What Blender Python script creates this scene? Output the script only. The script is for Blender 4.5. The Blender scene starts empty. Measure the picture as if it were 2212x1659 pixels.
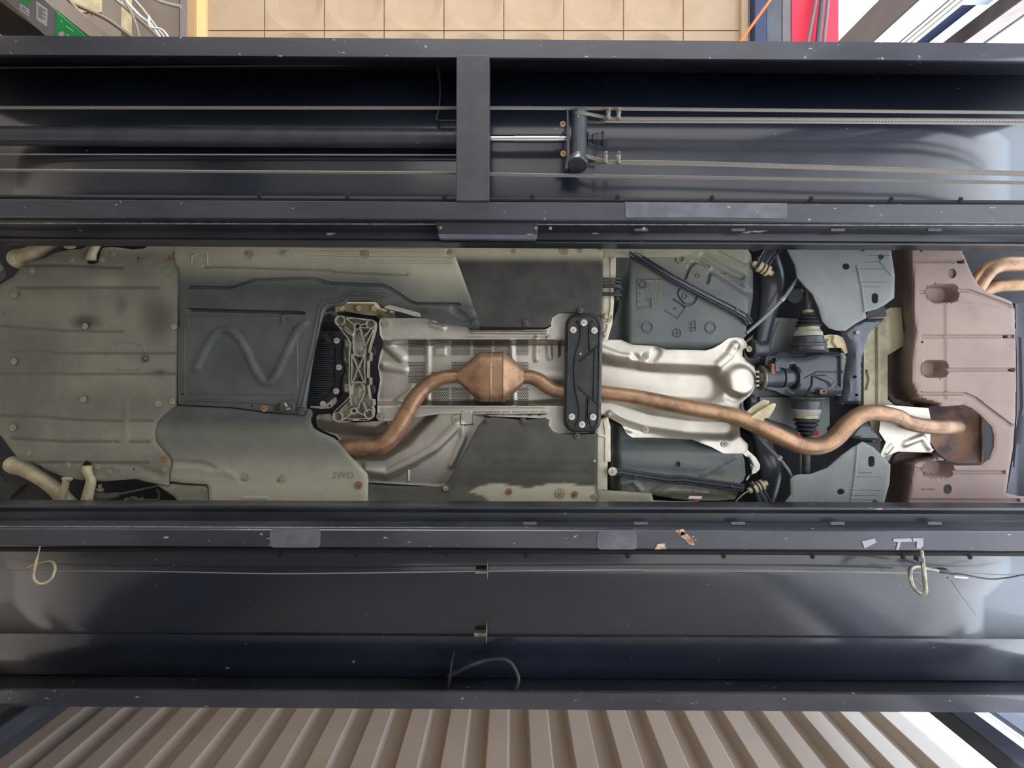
import bpy, bmesh, math, random
import numpy as np
from mathutils import Vector, Matrix
from mathutils.geometry import delaunay_2d_cdt
R = random.Random(7)
# ------------------------------------------------------------------ camera
F, CX, CY, W, H = 1050.0, 1106.0, 805.0, 2212, 1659
CAMZ = 0.42                       # the phone is held low, lens straight up; floor is z = 0
SC = bpy.context.scene
COL = SC.collection
cam = bpy.data.cameras.new('camera'); camo = bpy.data.objects.new('camera', cam); COL.objects.link(camo)
cam.sensor_fit = 'HORIZONTAL'; cam.sensor_width = 36.0; cam.lens = F / W * 36.0
cam.shift_x = 0.0; cam.shift_y = -(H / 2 - CY) / W
cam.clip_start = 0.02; cam.clip_end = 200
camo.location = (0, 0, CAMZ); camo.rotation_euler = (math.pi, 0, 0)     # looks +Z, picture up = -Y, picture right = +X
SC.camera = camo
# ------------------------------------------------------------------ sky, sun, exposure
SC.view_settings.view_transform = 'Standard'; SC.view_settings.look = 'None'
SC.view_settings.gamma = 1.0; SC.view_settings.use_curve_mapping = False
SC.view_settings.exposure = 0.80
SC.cycles.use_denoising = True
SC.cycles.max_bounces = 10; SC.cycles.diffuse_bounces = 6; SC.cycles.sample_clamp_indirect = 6
wd = bpy.data.worlds.new('world'); SC.world = wd; wd.use_nodes = True
wn = wd.node_tree.nodes; bg = wn['Background']; bg.inputs[0].default_value = (0.72, 0.84, 1.0, 1); bg.inputs[1].default_value = 2.6
sun = bpy.data.lights.new('sun', 'SUN'); sun.energy = 10.0; sun.angle = 0.02; sun.color = (1.0, 0.97, 0.94)
suno = bpy.data.objects.new('sun', sun); COL.objects.link(suno)
suno.rotation_euler = Vector((-0.8, -0.12, -1.0)).to_track_quat('-Z', 'Y').to_euler(); suno.location = (6, 4, 7)
def area(name, loc, rot, sx, sy, e, col):
    l = bpy.data.lights.new(name, 'AREA'); l.shape = 'RECTANGLE'; l.size = sx; l.size_y = sy; l.energy = e; l.color = col
    o = bpy.data.objects.new(name, l); COL.objects.link(o); o.location = loc; o.rotation_euler = rot; return o
# unseen fill lights added by the side walls to brighten the left end
area('fill_light', (-1.2, 3.9, 1.5), (math.radians(90), 0, math.radians(180)), 4.0, 0.5, 100, (1.0, 0.98, 0.93))
area('fill_light', (-1.2, -3.9, 1.5), (math.radians(90), 0, 0), 4.0, 0.5, 100, (1.0, 0.98, 0.93))

# ------------------------------------------------------------------ helpers
def srgb(c):
    c = [x / 255.0 for x in c]
    return tuple([(x / 12.92 if x <= 0.04045 else ((x + 0.055) / 1.055) ** 2.4) for x in c] + [1.0])
def P(x, y, d):
    return Vector(((x - CX) * d / F, (y - CY) * d / F, CAMZ + d))
def PY(x, y, Y):                  # point of the upright plane Y = const seen at that pixel
    d = Y * F / (y - CY); return Vector(((x - CX) * d / F, Y, CAMZ + d))
def crop(ox, oy, s): return lambda *a: [(ox + p[0] / s, oy + p[1] / s) for p in a]
cA = crop(0, 510, 2.811); cB = crop(640, 640, 3.16); cC = crop(360, 510, 3.16); cD = crop(1180, 510, 3.686)
cE = crop(1280, 700, 3.253); cF = crop(1660, 510, 2.719); cG = crop(920, 100, 3.95); cH = crop(920, 1140, 4.146)
cI = crop(1880, 1120, 6.663); cJ = crop(0, 1140, 5.53); cK = crop(1360, 590, 11.06); cL = crop(1560, 530, 7.9)
cM = crop(1580, 900, 8.294); cN = crop(650, 640, 5.925); cO = crop(1600, 700, 6.381)
def meta(o, label=None, cat=None, group=None, kind=None):
    if label: o['label'] = label
    if cat: o['category'] = cat
    if group: o['group'] = group
    if kind: o['kind'] = kind
    return o
def link(name, me, m=None, parent=None, smooth=35):
    if m is not None and not me.materials: me.materials.append(m)
    if smooth:
        me.polygons.foreach_set('use_smooth', [True] * len(me.polygons)); me.set_sharp_from_angle(angle=math.radians(smooth))
    o = bpy.data.objects.new(name, me); COL.objects.link(o)
    if parent is not None:
        o.parent = parent
        if parent.type == 'EMPTY': o.matrix_parent_inverse = Matrix.Translation(-Vector(parent.location))
    return o
def thing(name, label, cat, loc=(0, 0, 0), group=None):
    o = bpy.data.objects.new(name, None); COL.objects.link(o); o.location = loc; o.empty_display_size = 0.1
    return meta(o, label, cat, group)
def pydata(name, v, f):
    me = bpy.data.meshes.new(name); me.from_pydata([tuple(p) for p in v], [], f); me.update(); return me

# ---- materials
def mat(name, col, rough=0.6, metal=0.0, col2=None, scale=8.0, lo=0.35, hi=0.65, bump=0.0, bscale=60.0, stretch=None,
        dust=None, speck=None, spscale=60.0, spthr=0.72, rvar=0.0, coat=0.0, emboss=0.0):
    m = bpy.data.materials.new(name); m.use_nodes = True; nt = m.node_tree; N = nt.nodes; L = nt.links
    b = N['Principled BSDF']; b.inputs['Roughness'].default_value = rough; b.inputs['Metallic'].default_value = metal
    if m.name == 'black_paint': b.inputs['Specular IOR Level'].default_value = 0.3
    if coat: b.inputs['Coat Weight'].default_value = coat; b.inputs['Coat Roughness'].default_value = 0.15
    tc = N.new('ShaderNodeTexCoord'); mp = N.new('ShaderNodeMapping'); L.new(tc.outputs['Object'], mp.inputs[0])
    if stretch: mp.inputs['Scale'].default_value = stretch
    out = None
    def rgb(c):
        n = N.new('ShaderNodeRGB'); n.outputs[0].default_value = srgb(c); return n.outputs[0]
    def noise(sc, det=6, rg=0.6):
        n = N.new('ShaderNodeTexNoise'); n.inputs['Scale'].default_value = sc; n.inputs['Detail'].default_value = det
        n.inputs['Roughness'].default_value = rg; L.new(mp.outputs[0], n.inputs['Vector']); return n.outputs['Fac']
    def ramp(fac, lo, hi):
        n = N.new('ShaderNodeMapRange'); n.interpolation_type = 'SMOOTHSTEP'; L.new(fac, n.inputs[0])
        n.inputs[1].default_value = lo; n.inputs[2].default_value = hi; return n.outputs[0]
    def mix(fac, a, c):
        n = N.new('ShaderNodeMix'); n.data_type = 'RGBA'; L.new(fac, n.inputs[0]); L.new(a, n.inputs[6]); L.new(c, n.inputs[7]); return n.outputs[2]
    def mul(a, c):
        n = N.new('ShaderNodeMath'); n.operation = 'MULTIPLY'; L.new(a, n.inputs[0])
        if isinstance(c, (int, float)): n.inputs[1].default_value = c
        else: L.new(c, n.inputs[1])
        return n.outputs[0]
    out = rgb(col); nz = None
    if col2 is not None:
        nz = noise(scale); out = mix(ramp(nz, lo, hi), out, rgb(col2))
    if dust is not None:          # dirt that was wiped or blown onto the part, stored per vertex
        at = N.new('ShaderNodeAttribute'); at.attribute_name = 'dust'
        f = at.outputs['Fac']; n2 = noise(14, 8, 0.7)
        ad = N.new('ShaderNodeMath'); ad.operation = 'MULTIPLY_ADD'; L.new(n2, ad.inputs[0]); ad.inputs[1].default_value = 0.5; ad.inputs[2].default_value = 0.75
        out = mix(mul(f, ad.outputs[0]), out, rgb(dust))
        at2 = N.new('ShaderNodeAttribute'); at2.attribute_name = 'dirt'
        out = mix(mul(at2.outputs['Fac'], ad.outputs[0]), out, rgb((38, 38, 36)))
    if speck is not None:
        sp = noise(spscale, 3, 0.5); out = mix(ramp(sp, spthr, spthr + 0.04), out, rgb(speck))
    L.new(out, b.inputs['Base Color'])
    if rvar:
        n3 = noise(2.2, 5, 0.65); mr = N.new('ShaderNodeMapRange'); L.new(n3, mr.inputs[0]); mr.inputs[1].default_value = 0.3; mr.inputs[2].default_value = 0.7
        mr.inputs[3].default_value = rough - rvar; mr.inputs[4].default_value = rough + rvar; L.new(mr.outputs[0], b.inputs['Roughness'])
    if bump or emboss:
        bp = N.new('ShaderNodeBump'); bp.inputs['Distance'].default_value = 0.002
        if emboss:                # fine embossed diamond pattern of stamped foil
            vals = []
            for ang in (0.72, -0.72):
                w = N.new('ShaderNodeTexWave'); w.inputs['Scale'].default_value = emboss; w.inputs['Distortion'].default_value = 0.25; w.inputs['Detail Scale'].default_value = 0.05
                m2 = N.new('ShaderNodeMapping'); m2.inputs['Rotation'].default_value = (0, 0, ang); L.new(tc.outputs['Object'], m2.inputs[0]); L.new(m2.outputs[0], w.inputs[0]); vals.append(w.outputs['Fac'])
            h = mul(vals[0], vals[1]); bp.inputs['Strength'].default_value = 0.45; bp.inputs['Distance'].default_value = 0.0010
        else:
            h = noise(bscale, 4, 0.6); bp.inputs['Strength'].default_value = bump
        L.new(h, bp.inputs['Height']); L.new(bp.outputs[0], b.inputs['Normal'])
    return m
M = {}
M['black_paint'] = mat('black_paint', (18, 23, 34), 0.36, 0.0, (30, 36, 50), 1.6, rvar=0.14, coat=0.9, speck=(120, 124, 132), spscale=55, spthr=0.735, stretch=(0.5, 1, 1))
M['edge_paint'] = mat('worn_edge_paint', (40, 43, 53), 0.42, 0.0, (56, 58, 68), 5, coat=0.25, speck=(160, 160, 158), spscale=80, spthr=0.70, stretch=(0.45, 1, 1), bump=0.1)
M['rail_paint'] = mat('rail_paint', (28, 30, 38), 0.35, 0.0, (48, 50, 58), 6, speck=(150, 148, 140), spscale=40, spthr=0.71, stretch=(0.3, 1, 1))
M['bar_paint'] = mat('bar_paint', (50, 51, 58), 0.6, 0.0, (58, 59, 66), 12, speck=(95, 95, 98), spscale=70, spthr=0.74, bump=0.2, bscale=150)
M['steel'] = mat('bare_steel', (150, 148, 142), 0.4, 0.8, (105, 102, 98), 30)
M['rope'] = mat('rope_steel', (138, 134, 128), 0.5, 0.35)
M['chrome'] = mat('chrome_rod', (225, 225, 228), 0.12, 1.0)
M['zinc'] = mat('galvanised_steel', (168, 164, 152), 0.45, 0.4, (120, 116, 106), 60)
M['tray'] = mat('undertray_fibre', (74, 76, 72), 0.85, 0.0, (108, 107, 97), 5, 0.38, 0.66, dust=(186, 180, 160), bump=0.35, bscale=140, speck=(150, 144, 126), spscale=46, spthr=0.745)
M['plastic'] = mat('moulded_plastic', (66, 71, 70), 0.55, 0.0, (80, 85, 82), 7, dust=(188, 183, 162), bump=0.08, bscale=160, speck=(140, 142, 134), spscale=80, spthr=0.76)
M['panel'] = mat('underbody_panel', (58, 58, 56), 0.8, 0.0, (74, 73, 68), 9, dust=(188, 182, 158), bump=0.3, bscale=140)
M['foil'] = mat('embossed_foil', (200, 195, 185), 0.36, 0.88, (180, 175, 164), 6, emboss=85)
M['foil_dark'] = mat('embossed_foil_shadowed', (170, 168, 168), 0.4, 0.8, (140, 138, 140), 6, emboss=40)
M['hole'] = mat('perforation_black', (18, 18, 20), 0.9)
M['rust'] = mat('rusty_exhaust_steel', (170, 136, 106), 0.40, 0.6, (128, 98, 80), 14, 0.40, 0.70, bump=0.25, bscale=120, speck=(104, 76, 64), spscale=120, spthr=0.655)
M['rust_dark'] = mat('scorched_steel', (140, 104, 84), 0.6, 0.3, (70, 60, 66), 7, 0.4, 0.65, bump=0.2, speck=(190, 110, 50), spscale=20, spthr=0.7)
M['rust_orange'] = mat('orange_rust', (156, 98, 70), 0.85, 0.0, (120, 76, 58), 60)
M['slateback'] = mat('slate_shutter', (58, 62, 68), 0.8, 0.0, (66, 70, 76), 4)
M['cast'] = mat('cast_aluminium', (172, 168, 154), 0.55, 0.35, (146, 142, 130), 18, bump=0.15, bscale=200)
M['dusty_metal'] = mat('dusty_cream_metal', (196, 184, 150), 0.6, 0.1, (168, 156, 124), 14, bump=0.1)
M['cream'] = mat('cream_body_paint', (204, 198, 176), 0.45, 0.0, (166, 160, 140), 12, 0.4, 0.7, bump=0.08)
M['black_metal'] = mat('black_coated_metal', (56, 60, 68), 0.28, 0.1, (66, 70, 76), 12, speck=(150, 152, 150), spscale=70, spthr=0.73)
M['brace'] = mat('black_brace', (36, 38, 40), 0.4, 0.1, (52, 53, 54), 20, speck=(120, 116, 104), spscale=75, spthr=0.7)
M['dark'] = mat('dark_underbody', (30, 32, 38), 0.7, 0.0, (44, 46, 52), 5)
M['void'] = mat('shadow_black', (16, 17, 20), 0.8)
M['rubber'] = mat('black_rubber', (40, 42, 48), 0.5, 0.0, (54, 56, 62), 20)
M['tank'] = mat('tank_plastic', (76, 82, 84), 0.45, 0.0, (88, 94, 94), 6, dust=(160, 156, 136), speck=(160, 162, 154), spscale=60, spthr=0.76)
M['wing'] = mat('grey_green_panel', (116, 122, 122), 0.7, 0.0, (128, 133, 131), 6, bump=0.12, bscale=150)
M['rear'] = mat('rear_bumper_plastic', (132, 114, 108), 0.6, 0.0, (146, 126, 118), 5, dust=(92, 96, 112), bump=0.06)
M['bumper'] = mat('bumper_skin', (80, 86, 100), 0.45, 0.0, (92, 97, 110), 4)
M['strip'] = mat('seam_sealed_body', (166, 160, 134), 0.5, 0.0, (130, 124, 102), 9, 0.4, 0.7)
M['subframe'] = mat('subframe_paint', (74, 80, 90), 0.4, 0.1, (88, 93, 102), 6)
M['body'] = mat('body_underseal', (146, 147, 136), 0.6, 0.0, (160, 158, 142), 8, 0.4, 0.7)
M['sill'] = mat('dusty_sill', (160, 156, 134), 0.7, 0.0, (138, 136, 116), 10, bump=0.15)
M['white'] = mat('bright_washer', (214, 212, 202), 0.45, 0.4, (180, 176, 160), 60)
M['bolt_pale'] = mat('dusty_bolt', (172, 166, 140), 0.65, 0.1, (140, 134, 110), 60)
M['bolt_rust'] = mat('rusty_bolt', (176, 138, 96), 0.6, 0.2, (130, 96, 64), 60)
M['bolt_dark'] = mat('dark_bolt', (60, 62, 62), 0.5, 0.3, (90, 90, 86), 60)
M['worn'] = mat('scuffed_bare_patch', (80, 82, 92), 0.6, 0.0, (98, 100, 108), 18, bump=0.2, speck=(170, 130, 100), spscale=40, spthr=0.68)
M['red'] = mat('red_plastic', (214, 40, 50), 0.5)
M['redpaint'] = mat('red_banner_paint', (226, 40, 70), 0.6)
M['label'] = mat('white_label', (232, 232, 234), 0.6)
M['ink'] = mat('label_ink', (120, 120, 126), 0.7)
M['green'] = mat('green_label', (40, 200, 110), 0.6)
M['orange'] = mat('orange_cable', (236, 120, 50), 0.5)
M['grey'] = mat('grey_cable', (150, 148, 144), 0.5)
M['ceil'] = mat('cream_ceiling', (178, 156, 132), 0.7, 0.0, (170, 147, 121), 3, speck=(176, 140, 104), spscale=18, spthr=0.71)
M['clad'] = mat('wall_cladding', (186, 173, 160), 0.45, 0.0, (180, 167, 154), 2)
M['rustline'] = mat('rust_seam', (150, 112, 80), 0.8, 0.0, (190, 160, 124), 20)
M['post'] = mat('lift_post_paint', (66, 70, 82), 0.5, 0.0, (80, 84, 96), 4)
M['postgrey'] = mat('grey_frame_paint', (112, 108, 112), 0.6, 0.0, (124, 118, 120), 4)
M['brown'] = mat('brown_beam', (92, 78, 74), 0.7, 0.0, (116, 100, 92), 10)
M['glass'] = mat('pale_window_strip', (214, 224, 240), 0.2)
M['navy'] = mat('navy_beam', (44, 56, 92), 0.6)
M['box'] = mat('control_box_paint', (128, 116, 104), 0.6, 0.0, (118, 108, 98), 4)
M['floor'] = mat('concrete', (180, 180, 180), 0.8, 0.0, (158, 158, 158), 1.2, 0.3, 0.7)
M['outside'] = mat('pavement', (184, 187, 192), 0.9, 0.0, (160, 158, 154), 1.0)
M['alloy'] = mat('alloy_wheel', (150, 150, 152), 0.4, 0.6)

# ---- geometry
def smoothstep(t): t = np.clip(t, 0, 1); return t * t * (3 - 2 * t)
def dpoly(X, Y, pts, closed=False):
    pts = list(pts); D = np.full(X.shape, 1e9)
    if closed: pts = pts + [pts[0]]
    if len(pts) == 1: return np.hypot(X - pts[0][0], Y - pts[0][1])
    for (ax, ay), (bx, by) in zip(pts[:-1], pts[1:]):
        vx, vy = bx - ax, by - ay; l2 = vx * vx + vy * vy + 1e-9
        t = np.clip(((X - ax) * vx + (Y - ay) * vy) / l2, 0, 1)
        D = np.minimum(D, np.hypot(X - ax - t * vx, Y - ay - t * vy))
    return D
def inside(X, Y, poly):
    r = np.zeros(X.shape, bool); n = len(poly)
    for i in range(n):
        x1, y1 = poly[i]; x2, y2 = poly[(i + 1) % n]
        c = ((y1 > Y) != (y2 > Y)); r ^= c & (X < (x2 - x1) * (Y - y1) / ((y2 - y1) if y2 != y1 else 1e-9) + x1)
    return r
def resample(pts, step, closed=False):
    out = []; q = list(pts) + ([pts[0]] if closed else [])
    for (ax, ay), (bx, by) in zip(q[:-1], q[1:]):
        n = max(1, int(round(math.hypot(bx - ax, by - ay) / step)))
        out += [(ax + (bx - ax) * i / n, ay + (by - ay) * i / n) for i in range(n)]
    if not closed: out.append(q[-1])
    return out
def curve(pts, n=5, closed=False):           # Catmull-Rom through any-dimensional points
    pts = [np.array(p, float) for p in pts]; m = len(pts); out = []
    for i in range(m if closed else m - 1):
        g = lambda k: pts[k % m] if closed else pts[min(max(k, 0), m - 1)]
        a, b, c, d = g(i - 1), g(i), g(i + 1), g(i + 2)
        for k in range(n):
            t = k / n; out.append(0.5 * ((2 * b) + (c - a) * t + (2 * a - 5 * b + 4 * c - d) * t * t + (3 * b - a - 3 * c + d) * t ** 3))
    if not closed: out.append(pts[-1])
    return [tuple(p) for p in out]
def circ(x, y, r, n=20, ry=None): ry = ry or r; return [(x + r * math.cos(2 * math.pi * i / n), y + ry * math.sin(2 * math.pi * i / n)) for i in range(n)]
def rrect(x0, y0, x1, y1, r, n=5):
    out = []
    for cx, cy, a in ((x1 - r, y0 + r, -90), (x1 - r, y1 - r, 0), (x0 + r, y1 - r, 90), (x0 + r, y0 + r, 180)):
        out += [(cx + r * math.cos(math.radians(a + 90 * i / n)), cy + r * math.sin(math.radians(a + 90 * i / n))) for i in range(n + 1)]
    return out
def ridge(pts, w, h, soft=1.5, closed=False): return ('r', list(pts), w, h, soft, closed)
def boss(x, y, r, h, soft=1.5): return ('r', [(x, y)], r, h, soft, False)
def ring(x, y, r, w, h, soft=1.0): return ('r', circ(x, y, r, 24), w, h, soft, True)
def relief(X, Y, feats, poly=None):
    Z = np.zeros(X.shape); up = np.zeros(X.shape); dn = np.zeros(X.shape)
    for f in feats:
        if f[0] == 'r':
            _, pts, w, h, s, cl = f; q = h * smoothstep((w + s - dpoly(X, Y, pts, cl)) / s)
            if h > 0: up = np.maximum(up, q)
            else: dn = np.minimum(dn, q)
        elif f[0] == 'area':      # flat raised or sunk area with soft walls
            _, pg, h, s = f; dd = dpoly(X, Y, pg, True); dd = np.where(inside(X, Y, pg), dd, -dd); Z += h * smoothstep(dd / s + 0.5)
        elif f[0] == 'edge':
            _, w, h = f; Z += h * smoothstep(1 - dpoly(X, Y, poly, True) / w)
        elif f[0] == 'fn': Z += f[1](X, Y)
    return Z + up + dn
def sheet(name, poly, d, m, parent=None, th=0.004, step=6, feats=(), holes=(), dust=None, dirt=None, smooth=40, lift=0.0):
    """a moulded or pressed panel: outline poly (pixels) at distance d, relief h metres towards the lens, edge of thickness th"""
    poly = [tuple(p[:2]) for p in poly]
    b = resample(poly, step, True); loops = [b] + [resample(h, max(1.5, step * 0.6), True) for h in holes]
    xs = [p[0] for p in poly]; ys = [p[1] for p in poly]
    gx, gy = np.meshgrid(np.arange(min(xs), max(xs), step), np.arange(min(ys), max(ys), step)); gx = gx.ravel().astype(float); gy = gy.ravel().astype(float)
    gx[::2] += 0.01
    extra = []
    for f in feats:
        if f[0] == 'r':
            _, pts, w, h, s, cl = f
            if len(pts) == 1:
                for rr in (w, w + s): extra += circ(pts[0][0], pts[0][1], rr, max(8, int(rr * 2.2)))
                extra.append(pts[0])
            else:
                q = resample(pts, max(2.0, min(step, (w + s) * 0.8)), cl)
                for i in range(len(q)):
                    a = q[i - 1] if (i or cl) else q[0]; c = q[(i + 1) % len(q)] if (i + 1 < len(q) or cl) else q[-1]
                    tx, ty = c[0] - a[0], c[1] - a[1]; l = math.hypot(tx, ty) + 1e-9; nx, ny = -ty / l, tx / l
                    for off in (-(w + s), -w, 0, w, w + s): extra.append((q[i][0] + nx * off, q[i][1] + ny * off))
        elif f[0] == 'area':
            _, pg, h, s = f
            for off in (-s / 2, s / 2):
                q = resample(pg, max(2.0, min(step, s * 2)), True)
                for i in range(len(q)):
                    a = q[i - 1]; c = q[(i + 1) % len(q)]; tx, ty = c[0] - a[0], c[1] - a[1]; l = math.hypot(tx, ty) + 1e-9
                    extra.append((q[i][0] - ty / l * off, q[i][1] + tx / l * off))
    if extra:
        ex = np.array(extra)
        # drop grid points that crowd the feature points
        cell = {}
        for x, y in extra: cell[(int(x // 3), int(y // 3))] = 1
        keep = np.array([not any((int(x // 3) + i, int(y // 3) + j) in cell for i in (0,) for j in (0,)) for x, y in zip(gx, gy)])
        gx, gy = gx[keep], gy[keep]
        gx = np.concatenate([gx, ex[:, 0]]); gy = np.concatenate([gy, ex[:, 1]])
    ok = inside(gx, gy, poly) & (dpoly(gx, gy, b, True) > min(2.0, step * 0.35))
    for h in holes: ok &= ~inside(gx, gy, h) & (dpoly(gx, gy, h, True) > 0.8)
    gx, gy = gx[ok], gy[ok]
    key = np.unique(np.round(np.stack([gx, gy], 1) / 0.7).astype(int), axis=0, return_index=True)[1]
    gx, gy = gx[key], gy[key]
    V, E = [], []
    for lp in loops:
        k = len(V); V += lp; E += [(k + i, k + (i + 1) % len(lp)) for i in range(len(lp))]
    V += list(zip(gx.tolist(), gy.tolist()))
    vo, _, fo, _, _, _ = delaunay_2d_cdt([Vector(v) for v in V], E, [], 0, 1e-4, False)
    vx = np.array([v.x for v in vo]); vy = np.array([v.y for v in vo])
    fc = np.array([f for f in fo if len(f) == 3]); cx = vx[fc].mean(1); cy = vy[fc].mean(1)
    ok = inside(cx, cy, poly)
    for h in holes: ok &= ~inside(cx, cy, h)
    fc = fc[ok]
    ax, ay, bx, by, qx, qy = vx[fc[:, 0]], vy[fc[:, 0]], vx[fc[:, 1]], vy[fc[:, 1]], vx[fc[:, 2]], vy[fc[:, 2]]
    s = (bx - ax) * (qy - ay) - (by - ay) * (qx - ax); fc[s > 0] = fc[s > 0][:, ::-1]       # face down towards the lens
    Zb = relief(vx, vy, [f for f in feats if f[0] == 'fn'], poly); Z = Zb + relief(vx, vy, [f for f in feats if f[0] != 'fn'], poly)
    v3 = np.stack([(vx - CX) * (d - Zb - lift) / F, (vy - CY) * (d - Zb - lift) / F, CAMZ + d - Z], 1)
    cnt = {}
    for t in fc.tolist():
        for i in range(3):
            e = (t[i], t[(i + 1) % 3]); cnt[e] = cnt.get(e, 0) + 1
    bd = [e for e in cnt if (e[1], e[0]) not in cnt]
    vs = v3.tolist(); up = {}
    def u(i):
        if i not in up: up[i] = len(vs); p = vs[i]; vs.append([p[0], p[1], p[2] + th])
        return up[i]
    faces = fc.tolist() + [[e[1], e[0], u(e[0]), u(e[1])] for e in bd]
    me = pydata(name, vs, faces)
    for nm, fn in (('dust', dust), ('dirt', dirt)):
        if fn is not None:
            at = me.attributes.new(nm, 'FLOAT', 'POINT'); val = np.zeros(len(vs)); val[:len(vx)] = np.clip(fn(vx, vy), 0, 1)
            for i, j in up.items(): val[j] = val[i]
            at.data.foreach_set('value', val.astype(np.float32))
    return link(name, me, m, parent, smooth)
def plate(name, poly, d, th, m, parent=None, bev=0.0015, pts3=None):
    """solid slab: its lower face at distance d, th metres thick"""
    bm = bmesh.new()
    q = pts3 if pts3 else [P(x, y, d) for x, y in poly]
    vs = [bm.verts.new(p) for p in q]; f = bm.faces.new(vs)
    ext = bmesh.ops.extrude_face_region(bm, geom=[f]); nv = [g for g in ext['geom'] if isinstance(g, bmesh.types.BMVert)]
    bmesh.ops.translate(bm, vec=(0, 0, th) if not pts3 else th, verts=nv)
    bmesh.ops.recalc_face_normals(bm, faces=bm.faces)
    if bev: bmesh.ops.bevel(bm, geom=list(bm.edges), offset=bev, segments=1, affect='EDGES', clamp_overlap=True)
    me = bpy.data.meshes.new(name); bm.to_mesh(me); bm.free()
    return link(name, me, m, parent, 30)
def boxm(bm, a, b):
    x0, y0, z0 = a; x1, y1, z1 = b
    v = [bm.verts.new(p) for p in ((x0, y0, z0), (x1, y0, z0), (x1, y1, z0), (x0, y1, z0), (x0, y0, z1), (x1, y0, z1), (x1, y1, z1), (x0, y1, z1))]
    for f in ((0, 3, 2, 1), (4, 5, 6, 7), (0, 1, 5, 4), (1, 2, 6, 5), (2, 3, 7, 6), (3, 0, 4, 7)): bm.faces.new([v[i] for i in f])
def box(name, a, b, m, parent=None, bev=0.002):
    bm = bmesh.new(); boxm(bm, a, b)
    if bev: bmesh.ops.bevel(bm, geom=list(bm.edges), offset=bev, segments=1, affect='EDGES', clamp_overlap=True)
    me = bpy.data.meshes.new(name); bm.to_mesh(me); bm.free(); return link(name, me, m, parent, 30)
def sweep(path, n=16, cap=True, flat=None):
    """path: (Vector, radius) list -> verts, faces"""
    V, Fc = [], []; pts = [p for p, r in path]; nrm = None
    for i, (p, r) in enumerate(path):
        t = (pts[min(i + 1, len(pts) - 1)] - pts[max(i - 1, 0)])
        if t.length < 1e-9: t = Vector((1, 0, 0))
        t.normalize()
        if nrm is None: nrm = t.cross(Vector((0, 0, 1))); nrm = nrm if nrm.length > 0.1 else t.cross(Vector((1, 0, 0))); nrm.normalize()
        nrm = (nrm - t * nrm.dot(t)).normalized(); bn = t.cross(nrm)
        fx = flat if flat else 1.0
        for k in range(n):
            a = 2 * math.pi * k / n; V.append(p + (nrm * math.cos(a) + bn * math.sin(a) * fx) * r)
    for i in range(len(path) - 1):
        for k in range(n):
            k2 = (k + 1) % n; Fc.append((i * n + k, i * n + k2, (i + 1) * n + k2, (i + 1) * n + k))
    if cap: Fc.append(tuple(range(n - 1, -1, -1))); Fc.append(tuple(range((len(path) - 1) * n, len(path) * n)))
    return V, Fc
def tube(name, pts, m, parent=None, n=14, seg=6, d=None, r=None, flat=None, rnd=False):
    """pts: (px, py, d, radius_px) smoothed"""
    q = [(p[0], p[1], (p[2] if d is None else d), (p[-1] if r is None else r)) for p in pts]
    if len(q) > 2 and seg > 1: q = curve(q, seg)
    path = [(P(x, y, dd), rr * dd / F) for x, y, dd, rr in q]
    if rnd:
        for e in (0, -1):
            p, rr = path[e]; t = (p - path[1 if e == 0 else -2][0]).normalized()
            caps = [(p + t * rr * math.sin(a), max(1e-4, rr * math.cos(a))) for a in (0.5, 1.0, 1.4)]
            path = (caps[::-1] + path) if e == 0 else (path + caps)
    V, Fc = sweep(path, n, True, flat); return link(name, pydata(name, V, Fc), m, parent, 50)
def lathe(name, p0, p1, prof, m, parent=None, n=28, smooth=30):
    """prof: (t along p0->p1 0..1, radius m)"""
    t = p1 - p0; ax = t.normalized(); nrm = ax.cross(Vector((0, 0, 1)));
    if nrm.length < 0.1: nrm = ax.cross(Vector((1, 0, 0)))
    nrm.normalize(); bn = ax.cross(nrm); V, Fc = [], []
    for tt, r in prof:
        for k in range(n):
            a = 2 * math.pi * k / n; V.append(p0 + t * tt + (nrm * math.cos(a) + bn * math.sin(a)) * max(r, 1e-5))
    for i in range(len(prof) - 1):
        for k in range(n): k2 = (k + 1) % n; Fc.append((i * n + k, i * n + k2, (i + 1) * n + k2, (i + 1) * n + k))
    Fc.append(tuple(range(n - 1, -1, -1))); Fc.append(tuple(range((len(prof) - 1) * n, len(prof) * n)))
    return link(name, pydata(name, V, Fc), m, parent, smooth)
def S(px, d): return px * d / F
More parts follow.
